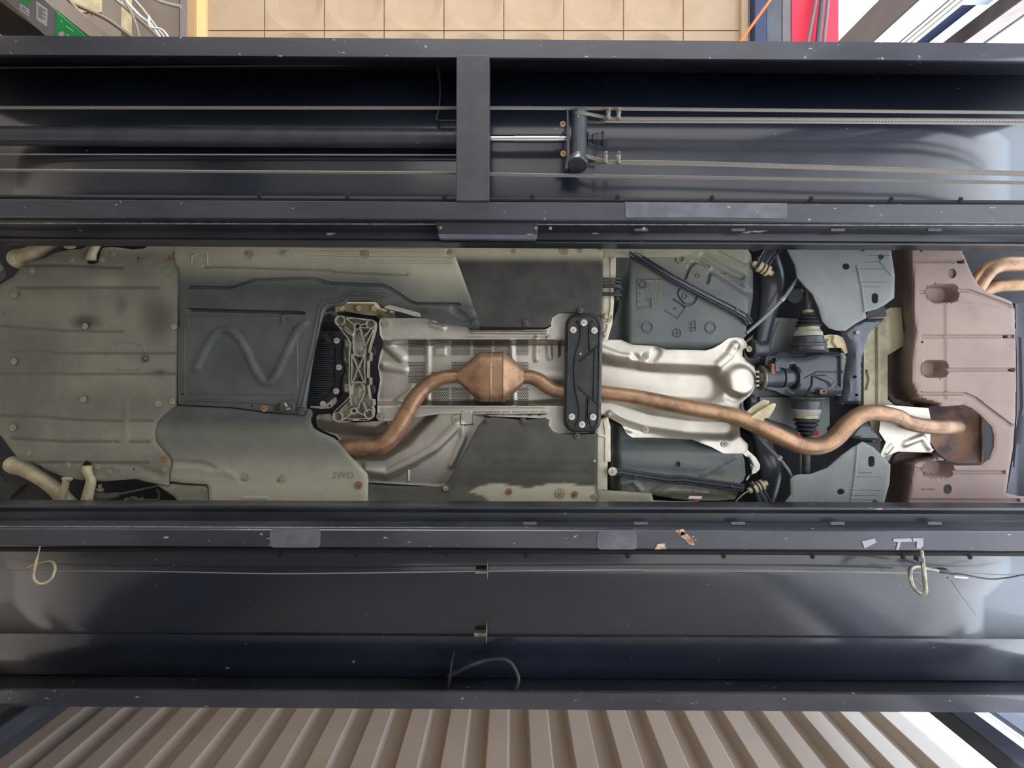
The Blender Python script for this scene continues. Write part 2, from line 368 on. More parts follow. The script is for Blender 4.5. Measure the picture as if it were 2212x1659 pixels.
# bolts: one mesh per finish, shared by copies
BM = {}
def bolt_mesh(kind):
    if kind in BM: return BM[kind]
    prof = [(0, 0.0112), (0.0008, 0.0119), (0.0020, 0.0114), (0.0024, 0.0062)]
    V, Fc = [], []; n = 18
    for z, r in prof:
        for k in range(n): a = 2 * math.pi * k / n; V.append((r * math.cos(a), r * math.sin(a), -z))
    for i in range(len(prof) - 1):
        for k in range(n): k2 = (k + 1) % n; Fc.append((i * n + k, i * n + k2, (i + 1) * n + k2, (i + 1) * n + k))
    Fc.append(tuple(range(3 * n, 4 * n)))
    b0 = len(V)
    for z, r in ((0.0022, 0.0052), (0.0044, 0.0052), (0.0052, 0.0044)):
        for k in range(6): a = math.pi / 3 * k; V.append((r * math.cos(a), r * math.sin(a), -z))
    for i in range(2):
        for k in range(6): k2 = (k + 1) % 6; Fc.append((b0 + i * 6 + k, b0 + i * 6 + k2, b0 + i * 6 + 6 + k2, b0 + i * 6 + 6 + k))
    b1 = len(V)
    for k in range(6): a = math.pi / 3 * k; V.append((0.0022 * math.cos(a), 0.0022 * math.sin(a), -0.0052))
    for k in range(6): a = math.pi / 3 * k; V.append((0.0020 * math.cos(a), 0.0020 * math.sin(a), -0.0026))
    for k in range(6): k2 = (k + 1) % 6; Fc.append((b0 + 12 + k, b0 + 12 + k2, b1 + k2, b1 + k)); Fc.append((b1 + k, b1 + k2, b1 + 6 + k2, b1 + 6 + k))
    Fc.append(tuple(range(b1 + 6, b1 + 12)))
    me = pydata('bolt', V, Fc); me.materials.append(M[kind])
    me.polygons.foreach_set('use_smooth', [True] * len(me.polygons)); me.set_sharp_from_angle(angle=0.6)
    BM[kind] = me; return me
def bolts(parent, pts, d, kind='bolt_pale', s=1.0, label=None):
    for x, y in pts:
        o = bpy.data.objects.new('bolt', bolt_mesh(kind)); COL.objects.link(o); o.parent = parent
        p = P(x, y, d)
        if parent.type == 'EMPTY': o.matrix_parent_inverse = Matrix.Translation(-Vector(parent.location))
        o.location = p; o.scale = (s, s, s); o.rotation_euler = (0, 0, R.random() * 3)
        if label: o['label'] = label
def text(name, s, x, y, d, size_px, m, parent, rot=0.0, ext=0.0008, label=None, mtx=None):
    cu = bpy.data.curves.new(name, 'FONT'); cu.body = s; cu.size = S(size_px, d); cu.extrude = ext; cu.align_x = 'CENTER'; cu.align_y = 'CENTER'; cu.resolution_u = 2
    o = bpy.data.objects.new(name, cu); COL.objects.link(o); bpy.context.view_layer.update()
    me = bpy.data.meshes.new_from_object(o.evaluated_get(bpy.context.evaluated_depsgraph_get())); bpy.data.objects.remove(o); me.name = name
    mt = mtx if mtx else Matrix.Translation(P(x, y, d)) @ Matrix.Rotation(rot, 4, 'Z') @ Matrix.Rotation(math.pi, 4, 'X')
    me.transform(mt); me.materials.clear()
    o = link(name, me, m, parent, 0)
    if label: o['label'] = label
    return o
# ================================================================== the building
def struct(o, label=None): meta(o, label, None, None, 'structure'); return o
struct(box('floor', (-4.6, -4.2, -0.1), (2.25, 4.2, 0.0), M['floor'], None, 0))
struct(box('ground_outside', (2.25, -12, -0.12), (20, 12, -0.01), M['outside'], None, 0))
WY = 1.743                                            # ribbed cladding wall on the picture's lower side
XL, XR = -2.72, 2.06
wall_back = struct(box('wall_back', (XL, WY + 0.058, 0), (XR, WY + 0.10, 4.0), M['clad'], None, 0), 'cream box-ribbed metal wall behind the lower runway')
pitch = 0.2; k = 0; x = 0.083 + pitch * -13
while x < XR - 0.02:
    if x > XL - 0.05:
        x0, x1 = max(x, XL), min(x + pitch * 0.5, XR)
        v = [(x0, WY, 0), (x1, WY, 0), (x1 + 0.012, WY + 0.058, 0), (x0 - 0.012, WY + 0.058, 0)]
        v += [(a, b, 4.0) for a, b, c in v]
        v += [(x0 + 0.004, WY - 0.003, 0), (x1 - 0.004, WY - 0.003, 0), (x0 + 0.004, WY - 0.003, 4.0), (x1 - 0.004, WY - 0.003, 4.0)]
        f = [(8, 9, 11, 10), (0, 8, 10, 4), (9, 1, 5, 11), (1, 2, 6, 5), (3, 0, 4, 7), (0, 1, 9, 8)]
        link('cladding_rib', pydata('cladding_rib', v, f), M['clad'], wall_back, 25)
    x += pitch; k += 1
struct(box('wall_left', (-4.7, -4.3, 0), (-4.6, 4.3, 4.2), M['clad'], None, 0))
struct(box('wall_front', (-4.7, -4.3, 0), (2.3, -4.2, 4.2), M['clad'], None, 0))
struct(box('wall_far', (-4.7, 4.2, 0), (XL, 4.3, 4.2), M['clad'], None, 0))
# ceiling of square moulded tiles, upper side of the picture
CD = 3.4
def cx_(px): return (px - CX) * CD / F
def cy_(py): return (py - CY) * CD / F
ceil = struct(box('ceiling', (-4.7, -4.3, CAMZ + CD + 0.075), (cx_(1813), 4.3, CAMZ + CD + 0.1), M['ceil'], None, 0), 'cream ceiling of square moulded tiles with round dishes')
def tile(x0, x1, y0, y1, dish, src=[None]):
    """square tile with a raised round dish; gap around it is the seam"""
    w = x1 - x0; h = y1 - y0; g = 1.2
    if dish and src[0]: me = src[0]
    else:
        bm = bmesh.new(); a, b_ = S(w / 2 - g, CD), S(h / 2 - g, CD); n = 40; ringv = []
        def sq(t):
            c, s_ = math.cos(t), math.sin(t); k_ = 1 / max(abs(c), abs(s_)); return (a * c * k_, b_ * s_ * k_)
        if dish:
            prof = [('s', 0.028), ('s', 0), (S(62, CD), 0), (S(60, CD), 0.001), (S(44, CD), 0.036), (S(41, CD), 0.037)]
        else: prof = [('s', 0.028), ('s', 0), (0.02, 0)]
        for r, z in prof:
            ringv.append([bm.verts.new((sq(2 * math.pi * i / n + math.pi / 4) if r == 's' else (r * math.cos(2 * math.pi * i / n + math.pi / 4), r * math.sin(2 * math.pi * i / n + math.pi / 4))) + (z,)) for i in range(n)])
        for p_, q_ in zip(ringv[:-1], ringv[1:]):
            for i in range(n): bm.faces.new((p_[i], p_[(i + 1) % n], q_[(i + 1) % n], q_[i]))
        bm.faces.new(ringv[-1]); bmesh.ops.recalc_face_normals(bm, faces=bm.faces)
        me = bpy.data.meshes.new('ceiling_tile'); bm.to_mesh(me); bm.free(); me.materials.append(M['ceil'])
        me.polygons.foreach_set('use_smooth', [True] * len(me.polygons)); me.set_sharp_from_angle(angle=0.5)
        if dish: src[0] = me
    o = bpy.data.objects.new('ceiling_tile', me); COL.objects.link(o); o.parent = ceil
    o.location = (cx_((x0 + x1) / 2), cy_((y0 + y1) / 2), CAMZ + CD)
xs = [442 + 0, 571.5, 700.7, 829.9, 959.1, 1088.3, 1217.5, 1346.7, 1475.9, 1602]
for r_ in range(4):
    y1 = 66 - 129.2 * (r_ - 2); y0 = y1 - 129.2
    for i in range(len(xs) - 1): tile(xs[i], xs[i + 1], y0, y1, 0 < i < 8)
for px in xs[1:-1]: box('rust_seam', (cx_(px) - 0.003, cy_(-200), CAMZ + CD + 0.012), (cx_(px) + 0.003, cy_(200), CAMZ + CD + 0.02), M['rustline'], ceil, 0)
box('rust_seam', (cx_(442), cy_(64.5), CAMZ + CD + 0.012), (cx_(1602), cy_(67.5), CAMZ + CD + 0.02), M['rustline'], ceil, 0)
def slab(name, x0, x1, d, th, m, par=None, y0=-420, y1=230):
    s = d / F; return box(name, ((x0 - CX) * s, (y0 - CY) * s, CAMZ + d), ((x1 - CX) * s, (y1 - CY) * s, CAMZ + d + th), m, par, 0.003)
M['honey'] = mat('yellow_trim', (236, 202, 142), 0.6); M['tan'] = mat('tan_trim', (176, 144, 106), 0.6)
struct(slab('trim_1', 421, 443, CD - 0.03, 0.05, M['honey']), 'yellow wooden ceiling trim at the left end of the tiles')
struct(slab('trim_2', 403, 420, CD - 0.05, 0.06, M['tan']), 'tan ceiling trim beside the yellow trim')
struct(slab('trim_3', 388, 402, CD - 0.06, 0.06, M['postgrey']), 'grey steel trim beside the tan trim')
struct(slab('ceiling_panel', 215, 387, CD - 0.02, 0.04, M['box']), 'plain brown-grey ceiling panel left of the trims')
struct(slab('trim_4', 1602, 1617, CD - 0.04, 0.08, M['ceil']), 'cream edge trim at the right end of the ceiling tiles')
struct(slab('trim_5', 1617, 1631, CD - 0.03, 0.05, M['postgrey']), 'narrow grey trim right of the ceiling tiles')
struct(slab('beam', 1631, 1656, CD - 0.10, 0.14, M['navy']), 'navy steel roof beam beside the red banner')
struct(slab('beam', 1656, 1689, CD - 0.08, 0.12, M['post']), 'dark grey roof beam between navy beam and red banner')
struct(slab('trim_6', 1690, 1710, CD - 0.05, 0.08, M['postgrey']), 'grey edge trim against the red banner')
rb = slab('red_banner', 1711, 1812, CD - 0.06, 0.03, M['redpaint']); meta(rb, 'red painted fascia board under the roof edge at top right', 'banner')
for i, (x0, x1, r) in enumerate([(1763, 1746, 3.5), (1776, 1767, 5.5), (1789, 1780, 3.5)]):
    o = tube('hanging_cable', [(x0 - (x1 - x0) * 2, -170, 3.28, r), (x0, 0, 3.28, r), (x1, 88, 3.28, r), (x1 + (x1 - x0), 180, 3.28, r)], M['post' if i == 1 else 'postgrey'], None, 8)
    meta(o, ['thin grey cable, left of three crossing the red fascia', 'thick dark cable, middle of three crossing the red fascia', 'thin grey cable, right of three crossing the red fascia'][i], 'cable', 'cables across the red fascia')
o = tube('orange_cable', [(1760, -130, 3.1, 3), (1664, 0, 3.1, 3), (1602, 86, 3.1, 3), (1540, 170, 3.1, 3)], M['orange'], None, 8, 3); meta(o, 'orange cable slanting across the navy roof beam', 'cable')

# ---- lift posts and window framing (upright, their edges run to the point overhead)
def upright(name, x0, x1, y0, y1, m, label, cat, z1=4.2, z0=0.0, par=None):
    o = box(name, (x0, y0, z0), (x1, y1, z1), m, par, 0.004)
    if par is None: meta(o, label, cat)
    return o
upright('lift_post', 1.665, 1.756, 1.29, 1.36, M['post'], 'dark blue-grey lift post at lower right before the ribbed wall', 'post', 3.3)
upright('lift_post', -1.935, -1.863, 1.29, 1.36, M['post'], 'dark lift post at lower left against the ribbed wall', 'post', 3.3)
upright('shutter', -2.60, -1.955, 1.42, 1.48, M['slateback'], 'slate grey shutter edge at the lower left corner', 'shutter', 4.0)
upright('drain_pipe', 2.50, 2.53, 1.80, 1.84, M['glass'], 'pale narrow upright strip right of the lower right post', 'pipe', 4.0)
upright('door_frame', 2.56, 2.68, 1.80, 1.90, M['post'], 'dark upright door frame at the lower right corner', 'frame', 4.0)
upright('window_strip', 2.72, 2.74, 1.80, 1.86, M['glass'], 'thin pale upright strip at the lower right corner of the picture', 'frame', 4.0)
upright('lift_post', 1.768, 1.90, -1.80, -1.62, M['postgrey'], 'wide grey lift post at top right beside the white sky', 'post', 3.3)
fr = thing('window_frame', 'glazed frame with white bars between the two posts at top right', 'window', (1.95, -1.66, 0))
for x0, x1, m_ in [(1.905, 1.925, 'glass'), (1.93, 1.955, 'dusty_metal'), (1.96, 1.985, 'glass')]: box('upright_bar', (x0, -1.68, 0), (x1, -1.62, 4), M[m_], fr)
for z in (1.9, 2.25, 2.62, 3.0): box('cross_bar', (1.99, -1.72, z), (2.20, -1.70, z + 0.05), M['glass'], fr)
box('dark_pane', (1.99, -1.76, 0), (2.20, -1.74, 4), M['navy'], fr, 0)
upright('brown_post', 2.215, 2.317, -1.70, -1.62, M['brown'], 'dusty brown upright beam in the top right corner', 'post', 4.0)
upright('pale_strip', 2.33, 2.375, -1.72, -1.62, M['glass'], 'pale blue upright strip right of the brown beam', 'frame', 4.0)
upright('dark_shutter', 2.40, 2.9, -1.78, -1.70, M['post'], 'dark slate shutter edge in the top right corner', 'shutter', 4.0)

# ---- control box, its sign face and cables, upper left
cab = thing('lift_control_post', 'lift post at upper left with a grey and green label face', 'post', (-2.1, -1.7, 0))
box('post_body', (-2.45, -1.73, 0), (-2.215, -1.62, 3.3), M['void'], cab)
box('label_face', (-2.21, -1.68, 0), (-2.01, -1.60, 3.3), M['box'], cab)
def face(name, pts, m, label=None, off=0.003):
    q = [PY(x, y, -1.60 + 0.002) for x, y in pts]
    o = plate(name, None, None, Vector((0, off, 0)), m, cab, 0, q)
    if label: o['label'] = label
    return o
def q7(*a): return [(x / 4.916, y / 4.916) for x, y in a]
M['slate'] = mat('slate_label', (150, 152, 162), 0.6)
face('grey_plate', q7((60, -10), (470, -10), (600, 110), (590, 388), (500, 392)), M['slate'], 'slate grey label face', 0.002)
face('green_label', q7((600, 118), (930, 392), (590, 392)), M['green'], 'green label with pale lettering', 0.004)
face('green_lamp', q7((215, -15), (330, -15), (300, 38), (262, 30)), M['green'], 'green button', 0.006)
for p_, n_ in ((q7((212, 30), (312, 100), (308, 166), (214, 98)), 3), (q7((384, 6), (506, 96), (500, 274), (388, 196)), 6)):
    face('white_label', p_, M['label'], 'white printed label', 0.004)
    for i in range(n_):
        t0 = 0.15 + 0.7 * i / n_; t1 = t0 + 0.25 / n_
        g = lambda u, t: (p_[0][0] * (1 - u) * (1 - t) + p_[1][0] * u * (1 - t) + p_[2][0] * u * t + p_[3][0] * (1 - u) * t, p_[0][1] * (1 - u) * (1 - t) + p_[1][1] * u * (1 - t) + p_[2][1] * u * t + p_[3][1] * (1 - u) * t)
        face('print_line', [g(0.15, t0), g(0.85 - 0.3 * (i % 2), t0), g(0.85 - 0.3 * (i % 2), t1), g(0.15, t1)], M['ink'], None, 0.0055)
face('print_line', q7((640, 200), (665, 222), (668, 232), (642, 210)), M['label'], None, 0.006)
face('print_line', q7((700, 262), (780, 318), (782, 326), (702, 270)), M['label'], None, 0.006)
face('logo_disc', q7(*[(652 + 32 * math.cos(a / 2), 350 + 26 * math.sin(a / 2)) for a in range(12)]), M['label'], None, 0.006)
face('print_line', q7((705, 350), (760, 388), (750, 388), (700, 358)), M['label'], None, 0.006)
vb = thing('vented_box', 'brown-grey control box with vent slots at upper left', 'control box', P(160, 30, 2.55))
BD = 2.55
bm = [(96, -120), (222, -120), (222, 84), (200, 84), (96, 0)]
hs = [[(167.5 + 9.4 * i, -60), (170.5 + 9.4 * i, -60), (171 + 9.4 * i, 20 + 5 * i), (168.5 + 9.4 * i, 20 + 5 * i)] for i in range(4)]
sheet('box_base', bm, BD, M['box'], vb, 0.12, 12, holes=hs)
plate('vent_grille', [(150, -80), (215, -80), (215, 60), (150, 60)], BD + 0.02, 0.01, M['void'], vb, 0)
box('box_edge', tuple(P(219, -120, BD - 0.004)), tuple(P(223, 84, BD + 0.2)), M['dusty_metal'], vb, 0)
bolts(vb, [(201, 72)], BD, 'bolt_pale', 1.0)
for i, (pts, r, m_, lb) in enumerate([
    ([(60, -60), (104, -4), (102, 12), (118, 36), (150, 64), (190, 92), (230, 120)], 4.2, 'grey', 'thick grey cable looping down over the green label'),
    ([(90, -12), (115, 2), (150, 6), (190, 22), (235, 44), (290, 84), (340, 120)], 4.6, 'box', 'grey-brown cable crossing in front of the vented box'),
    ([(135, -20), (160, 12), (190, 45), (220, 84), (250, 120)], 3.6, 'box', 'brown cable between green label and vented box'),
    ([(240, -10), (275, 20), (315, 56), (345, 84), (380, 118)], 3.6, 'grey', 'grey cable, lowest of the bundle beside the vented box'),
    ([(262, -10), (300, 32), (325, 52), (348, 84), (370, 115)], 3.0, 'label', 'white cable in the bundle left of the ceiling trim'),
    ([(280, -12), (310, 22), (340, 62), (357, 84), (380, 120)], 3.0, 'grey', 'upper grey cable of the bundle left of the ceiling trim'),
    ([(268, 0), (284, 28), (296, 58), (302, 84), (310, 120)], 3.0, 'box', 'thin brown cable hanging beside the vented box'),
    ([(322, 34), (325, 58), (350, 64), (366, 84), (380, 110)], 2.0, 'label', 'thin white tie wrapped on the cable bundle')]):
    o = tube('cable', [(x, y, 2.42 - 0.022 * i, r) for x, y in pts], M[m_], None, 8); meta(o, lb, 'cable')
o = tube('conduit', [(300, -24, 3.1, 4), (345, 3, 3.1, 4), (391, 15, 3.1, 4)], M['grey'], None, 8); meta(o, 'short grey conduit ending at the steel ceiling trim', 'pipe')

# ================================================================== the lift runways
D0, D1 = 1.60, 1.768
def py2Y(py, d): return (py - CY) * d / F
XA, XB = -330, 2540
def ribbon(name, sec, m, parent, th=0.004, xa=XA, xb=XB, close=False):
    """sec: (py at x=0, py at x=2212, distance): bent sheet running the length of the runway"""
    V = []; nx = 6
    for i in range(nx + 1):
        px = xa + (xb - xa) * i / nx
        for y0, y1, d, dr in sec:      # the line is straight in space: given at reference distance dr, moved up to d
            y = y0 + (y1 - y0) * px / 2212.0
            V.append(((px - CX) * D0 / F, (y - CY) * dr / F, CAMZ + d))
    n = len(sec); Fc = []
    for i in range(nx):
        for k in range(n if close else n - 1): k2 = (k + 1) % n; Fc.append((i * n + k, i * n + k2, (i + 1) * n + k2, (i + 1) * n + k))
    if close: Fc += [tuple(range(n)), tuple(range(nx * n + n - 1, nx * n - 1, -1))]
    me = pydata(name, V, Fc); o = link(name, me, m, parent, 30)
    bmx = bmesh.new(); bmx.from_mesh(me); bmesh.ops.recalc_face_normals(bmx, faces=bmx.faces); bmx.to_mesh(me); bmx.free()
    if not close:
        md = o.modifiers.new('th', 'SOLIDIFY'); md.thickness = th; md.offset = 0
    return o
def s4(y0, y1, d, dr=None): return (y0, y1, d, dr or d)
# upper runway (picture)
ru = thing('lift_runway', 'black steel lift runway across the upper part of the picture', 'car lift', (0, -0.85, CAMZ + D0))
ribbon('outer_channel', [s4(117, 131, D0 + .012, D0), s4(117, 131, D0), s4(78, 95, D0), s4(78, 95, D1, D0)], M['edge_paint'], ru)
ribbon('deck', [s4(78, 95, D1 - .003, D0), s4(300, 306, D1 - .003), s4(424, 436, D1 - .003), s4(520, 532, D1 - .003)], M['black_paint'], ru)
ribbon('inner_box', [s4(430, 441, D1 - .02, D0), s4(430, 441, D0 + .004, D0), s4(432, 443, D0), s4(467, 480, D0), s4(469, 482, D0 + .004, D0), s4(469, 482, D1 - .02, D0)], M['edge_paint'], ru, close=True)
ribbon('jack_rail', [s4(470, 484, D0 + .03), s4(472, 486, D0 + .03), s4(497, 507, D0 + .075), s4(512, 523, D0 + .075), s4(517, 528, D0 + .062), s4(519, 530, D0 + .062), s4(519, 530, D0 + .13, D0 + .062)], M['rail_paint'], ru, 0.003)
ribbon('edge_highlight', [s4(481, 485.5, D0 + .022), s4(483.5, 488, D0 + .022)], M['zinc'], ru, 0.002)  # pale strip standing in for the highlight along the rail edge
ribbon('gap_shade_strip', [s4(421, 433, D0 + .04), s4(430, 442, D0 + .04)], M['void'], ru, 0.004)  # black strip painting the shade in the gap beside the box
def cross(name, x0, x1, y0, y1, d, m, par, th=0.06): return plate(name, [(x0, y0), (x1, y0), (x1 - 1, y1), (x0 - 1, y1)], d, th, m, par, 0.003)
cross('cross_beam', 986, 1057, 119, 434, D0 - .006, M['bar_paint'], ru, 0.08)
plate('rail_bracket', [(938, 476), (1163, 478), (1160, 516), (950, 514)], D0 + .015, 0.03, M['rail_paint'], ru, 0.003)
plate('rail_bracket_lip', [(945, 505), (1160, 507), (1158, 518), (950, 516)], D0 + .008, 0.02, M['post'], ru, 0.002)
bolts(ru, [(952, 492), (1158, 493), (1189, 493), (1391, 494)], D0 + .012, 'zinc', 0.45)
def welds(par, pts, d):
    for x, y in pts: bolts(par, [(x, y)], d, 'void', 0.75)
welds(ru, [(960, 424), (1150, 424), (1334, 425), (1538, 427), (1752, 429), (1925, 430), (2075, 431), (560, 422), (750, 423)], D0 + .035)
def patches(par, lst, d, m='worn', lb='pale scuffed bare patch'):
    for pl in lst:
        o = plate('bare_patch', pl, d - 0.0005, 0.002, M[m], par, 0); o['label'] = lb
patches(ru, [[(1350, 436), (1700, 439), (1700, 472), (1530, 470), (1352, 470)]], D0 - .002, 'worn')
o = tube('hydraulic_pipe', [(-200, 148, 1.74, 2), (600, 142, 1.74, 2), (925, 141, 1.74, 2.4), (944, 146, 1.74, 2.4), (950, 180, 1.74, 2.4), (949, 225, 1.74, 2.4), (944, 252, 1.74, 2.4), (946, 260, 1.74, 2.4), (990, 261, 1.74, 2.4), (1020, 261, 1.74, 2.4)], M['rubber'], None, 8); meta(o, 'black bent hydraulic pipe left of the cross beam in the upper runway', 'pipe')
o = tube('hydraulic_pipe', [(-250, 333, 1.74, 1.7), (500, 334, 1.74, 1.7), (1020, 335, 1.74, 1.7)], M['grey'], None, 8); meta(o, 'thin straight pipe running below the cylinder in the upper runway', 'pipe')
# cylinder
cy = thing('hydraulic_cylinder', 'black hydraulic cylinder with chrome rod pulling the cable yoke', 'hydraulic cylinder', P(1000, 300, 1.70))
lathe('barrel', P(-300, 292, 1.72), P(1010, 300, 1.72), [(0, .032), (0.98, .032), (0.981, .036), (1, .036)], M['black_metal'], cy)
lathe('rod', P(1010, 300, 1.70), P(1226, 300, 1.70), [(0, .0125), (0.46, .0125), (0.462, .0135), (1, .0135)], M['chrome'], cy)
plate('yoke_plate', [(1224, 236), (1228, 236), (1232, 343), (1226, 364), (1221, 364), (1224, 340)], 1.65, 0.09, M['black_metal'], cy)
lathe('yoke_drum', P(1252, 241, 1.66), P(1250, 352, 1.66), [(0, .026), (.02, .029), (.12, .029), (.13, .027), (.85, .027), (.86, .03), (.98, .034), (1, .033)], M['black_metal'], cy, 32)
lathe('end_disc', P(1250, 342, 1.66), P(1248, 358, 1.645), [(0, .030), (.3, .034), (.9, .034), (1, .031)], M['black_metal'], cy, 32)
lathe('rod_thread', P(1268, 300, 1.67), P(1308, 300, 1.67), [(0, .024), (.08, .024), (.09, .012), (.3, .012), (.31, .019), (.5, .019), (.51, .021), (.8, .021), (.81, .027), (.88, .027), (.89, .010), (1, .010)], M['rubber'], cy, 6, 20)
bolts(cy, [(1216, 268), (1217, 332)], 1.66, 'bolt_rust', 0.9)
# wire ropes: two strands twisted into real helices
def rope(pts, r_px, d, label, strands=5, pitch=0.055, clamps=()):
    c = [(p[0], p[1], p[2] if len(p) > 2 else d) for p in pts]
    if len(c) > 2: c = curve(c, 8)
    W3 = [P(*p) for p in c]; L = [0]
    for a, b in zip(W3[:-1], W3[1:]): L.append(L[-1] + (b - a).length)
    r = r_px * d / F; n = max(6, int(L[-1] / 0.005)); V, Fc = [], []
    def at(s):
        import bisect
        i = min(max(bisect.bisect(L, s) - 1, 0), len(L) - 2); t = (s - L[i]) / (L[i + 1] - L[i] + 1e-9)
        return W3[i].lerp(W3[i + 1], t), (W3[i + 1] - W3[i]).normalized()
    m = 4; Zv = Vector((0, 0, 1))
    for s_ in range(strands):
        b0 = len(V)
        for i in range(n + 1):
            p, t = at(L[-1] * i / n); nr = t.cross(Zv).normalized(); bn = t.cross(nr); a = 2 * math.pi * (s_ / strands + L[-1] * i / n / pitch)
            q = p + (nr * math.cos(a) + bn * math.sin(a)) * r * 0.55
            for k in range(m): b_ = 2 * math.pi * k / m; V.append(q + (nr * math.cos(b_) + bn * math.sin(b_)) * r * 0.45)
        for i in range(n):
            for k in range(m): k2 = (k + 1) % m; Fc.append((b0 + i * m + k, b0 + i * m + k2, b0 + (i + 1) * m + k2, b0 + (i + 1) * m + k))
    o = link('wire_rope', pydata('wire_rope', V, Fc), M['rope'], None, 60); meta(o, label, 'wire rope', 'steel wire ropes under the upper runway')
    for (x, y, dy) in clamps:
        pb = P(x, y, d); s = d / F
        c_ = lathe('rope_clamp', P(x, y - 10, d - .004), P(x, y + 10, d - .004), [(0, .006), (.1, .0085), (.35, .0085), (.4, .0065), (.6, .0065), (.65, .0085), (.9, .0085), (1, .006)], M['zinc'], o, 12)
        for yy in (dy, dy + 14):
            lathe('clamp_nut', P(x + 1, y + yy, d - .002), P(x + 2, y + yy + 4 * (1 if yy > 0 else -1), d - .028), [(0, .0065), (.5, .0065), (.51, .0038), (1, .0036)], M['zinc'], c_, 6, 20)
    return o
rope([(-280, 232), (990, 233)], 3.6, 1.66, 'upper wire rope left of the cross beam')
rope([(1050, 233), (1240, 234), (2480, 246)], 3.8, 1.655, 'topmost wire rope right of the cross beam, passing above the yoke')
rope([(-280, 366), (400, 370), (990, 374)], 3.3, 1.66, 'lower wire rope left of the cross beam')
rope([(1050, 376), (1106, 377), (2212, 395), (2480, 399)], 3.8, 1.655, 'lowest wire rope right of the cross beam, passing under the yoke')
rope([(1238, 252, 1.655), (1248, 245, 1.635), (1262, 245, 1.635), (1290, 250), (1310, 254), (1340, 256), (1700, 257.5), (2212, 260), (2480, 262)], 3.8, 1.65, 'wire rope looped round the yoke top, upper strand of its pair', clamps=[(1314, 249, -10), (1336, 249, -11)])
rope([(1262, 262, 1.69), (1290, 264, 1.67), (1314, 261), (1340, 262), (1700, 263.5), (2212, 267), (2480, 269)], 3.2, 1.652, 'wire rope looped round the yoke top, lower strand of its pair')
rope([(1236, 346, 1.655), (1246, 337, 1.635), (1262, 337, 1.635), (1286, 343), (1308, 349), (1340, 350), (1500, 352.5), (2212, 374), (2480, 382)], 4.2, 1.65, 'wire rope looped round the yoke bottom, upper strand of its pair', clamps=[(1308, 344, -12), (1336, 344, -12)])
rope([(1262, 356, 1.69), (1290, 354, 1.67), (1312, 352), (1400, 354), (1560, 357), (2212, 378), (2480, 386)], 3.2, 1.653, 'wire rope looped round the yoke bottom, lower strand of its pair')
# lower runway (picture)
rl = thing('lift_runway', 'black steel lift runway across the lower part of the picture', 'car lift', (0, 0.85, CAMZ + D0))
ribbon('outer_channel', [s4(1493, 1502, D0 + .012, D0), s4(1493, 1502, D0), s4(1524, 1538, D0), s4(1524, 1538, D1, D0)], M['edge_paint'], rl)
ribbon('deck', [s4(1092, 1099, D1 - .003), s4(1240, 1244, D1 - .003), s4(1368, 1379, D1 - .003), s4(1370, 1381, D1 - .013), s4(1456, 1468, D1 - .013), s4(1524, 1538, D1 - .013, D0)], M['black_paint'], rl)
ribbon('inner_box', [s4(1142, 1148, D1 - .02, D0), s4(1142, 1148, D0 + .004, D0), s4(1144, 1150, D0), s4(1177, 1189, D0), s4(1179, 1191, D0 + .004, D0), s4(1179, 1191, D1 - .02, D0)], M['edge_paint'], rl, close=True)
ribbon('jack_rail', [s4(1141, 1146, D0 + .03), s4(1138, 1143, D0 + .03), s4(1122, 1128, D0 + .075), s4(1104, 1110, D0 + .075), s4(1096, 1102, D0 + .062), s4(1092, 1098, D0 + .062), s4(1092, 1098, D0 + .13, D0 + .062)], M['rail_paint'], rl, 0.003)
ribbon('edge_highlight', [s4(1136.5, 1144, D0 + .022), s4(1139, 1146.5, D0 + .022)], M['zinc'], rl, 0.002)  # highlight of the rail edge, laid in as a pale strip
ribbon('gap_shade_strip', [s4(1181, 1191, D0 + .04), s4(1191, 1201, D0 + .04)], M['void'], rl, 0.004)  # gap shadow beside the box, laid in as a black strip
patches(rl, [rrect(583, 1142, 692, 1183, 9), rrect(1290, 1148, 1376, 1187, 8)], D0 - .002)
patches(rl, [[(1930, 1164), (1968, 1163), (1972, 1170), (1946, 1171), (1942, 1187), (1936, 1188), (1940, 1171), (1930, 1170)], [(1972, 1163), (1994, 1163), (1995, 1178), (1988, 1186), (1980, 1184), (1981, 1170), (1973, 1170)], [(1862, 1170), (1890, 1163), (1893, 1172), (1868, 1185)]], D0 - .002, 'slate', 'pale scratch in the black paint')
M['chip'] = mat('chipped_paint', (190, 176, 158), 0.8, 0.0, (140, 96, 70), 50, 0.4, 0.6)
patches(rl, [[(1472, 1148), (1482, 1152), (1498, 1166), (1500, 1178), (1490, 1176), (1478, 1164), (1470, 1158)], [(1458, 1146), (1476, 1143), (1482, 1152), (1470, 1158)], [(1420, 1176), (1436, 1174), (1440, 1186), (1414, 1187)]], D0 - .003, 'chip', 'chipped rusty paint')
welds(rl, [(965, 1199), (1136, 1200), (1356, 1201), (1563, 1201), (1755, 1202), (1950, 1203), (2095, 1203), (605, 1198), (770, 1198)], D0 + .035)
for x in (1145, 1385, 1595, 1810, 2020):
    for rr, yy, dd in ((ru, 496, D0 + .05), (rl, 1131, D0 + .05)): plate('rail_slot', rrect(x - 15, yy - 3, x + 15, yy + 3, 2), dd - .005, .004, M['worn'], rr, 0)
o = tube('thin_wire', [(-250, 1232, 1.73, 1.3), (300, 1234, 1.73, 1.3), (620, 1239, 1.73, 1.5), (1100, 1233, 1.73, 1.6), (1500, 1230, 1.73, 1.6), (1800, 1234, 1.73, 1.6), (1960, 1239, 1.73, 1.6)], M['grey'], None, 6); meta(o, 'thin taut wire along the lower runway deck', 'wire')
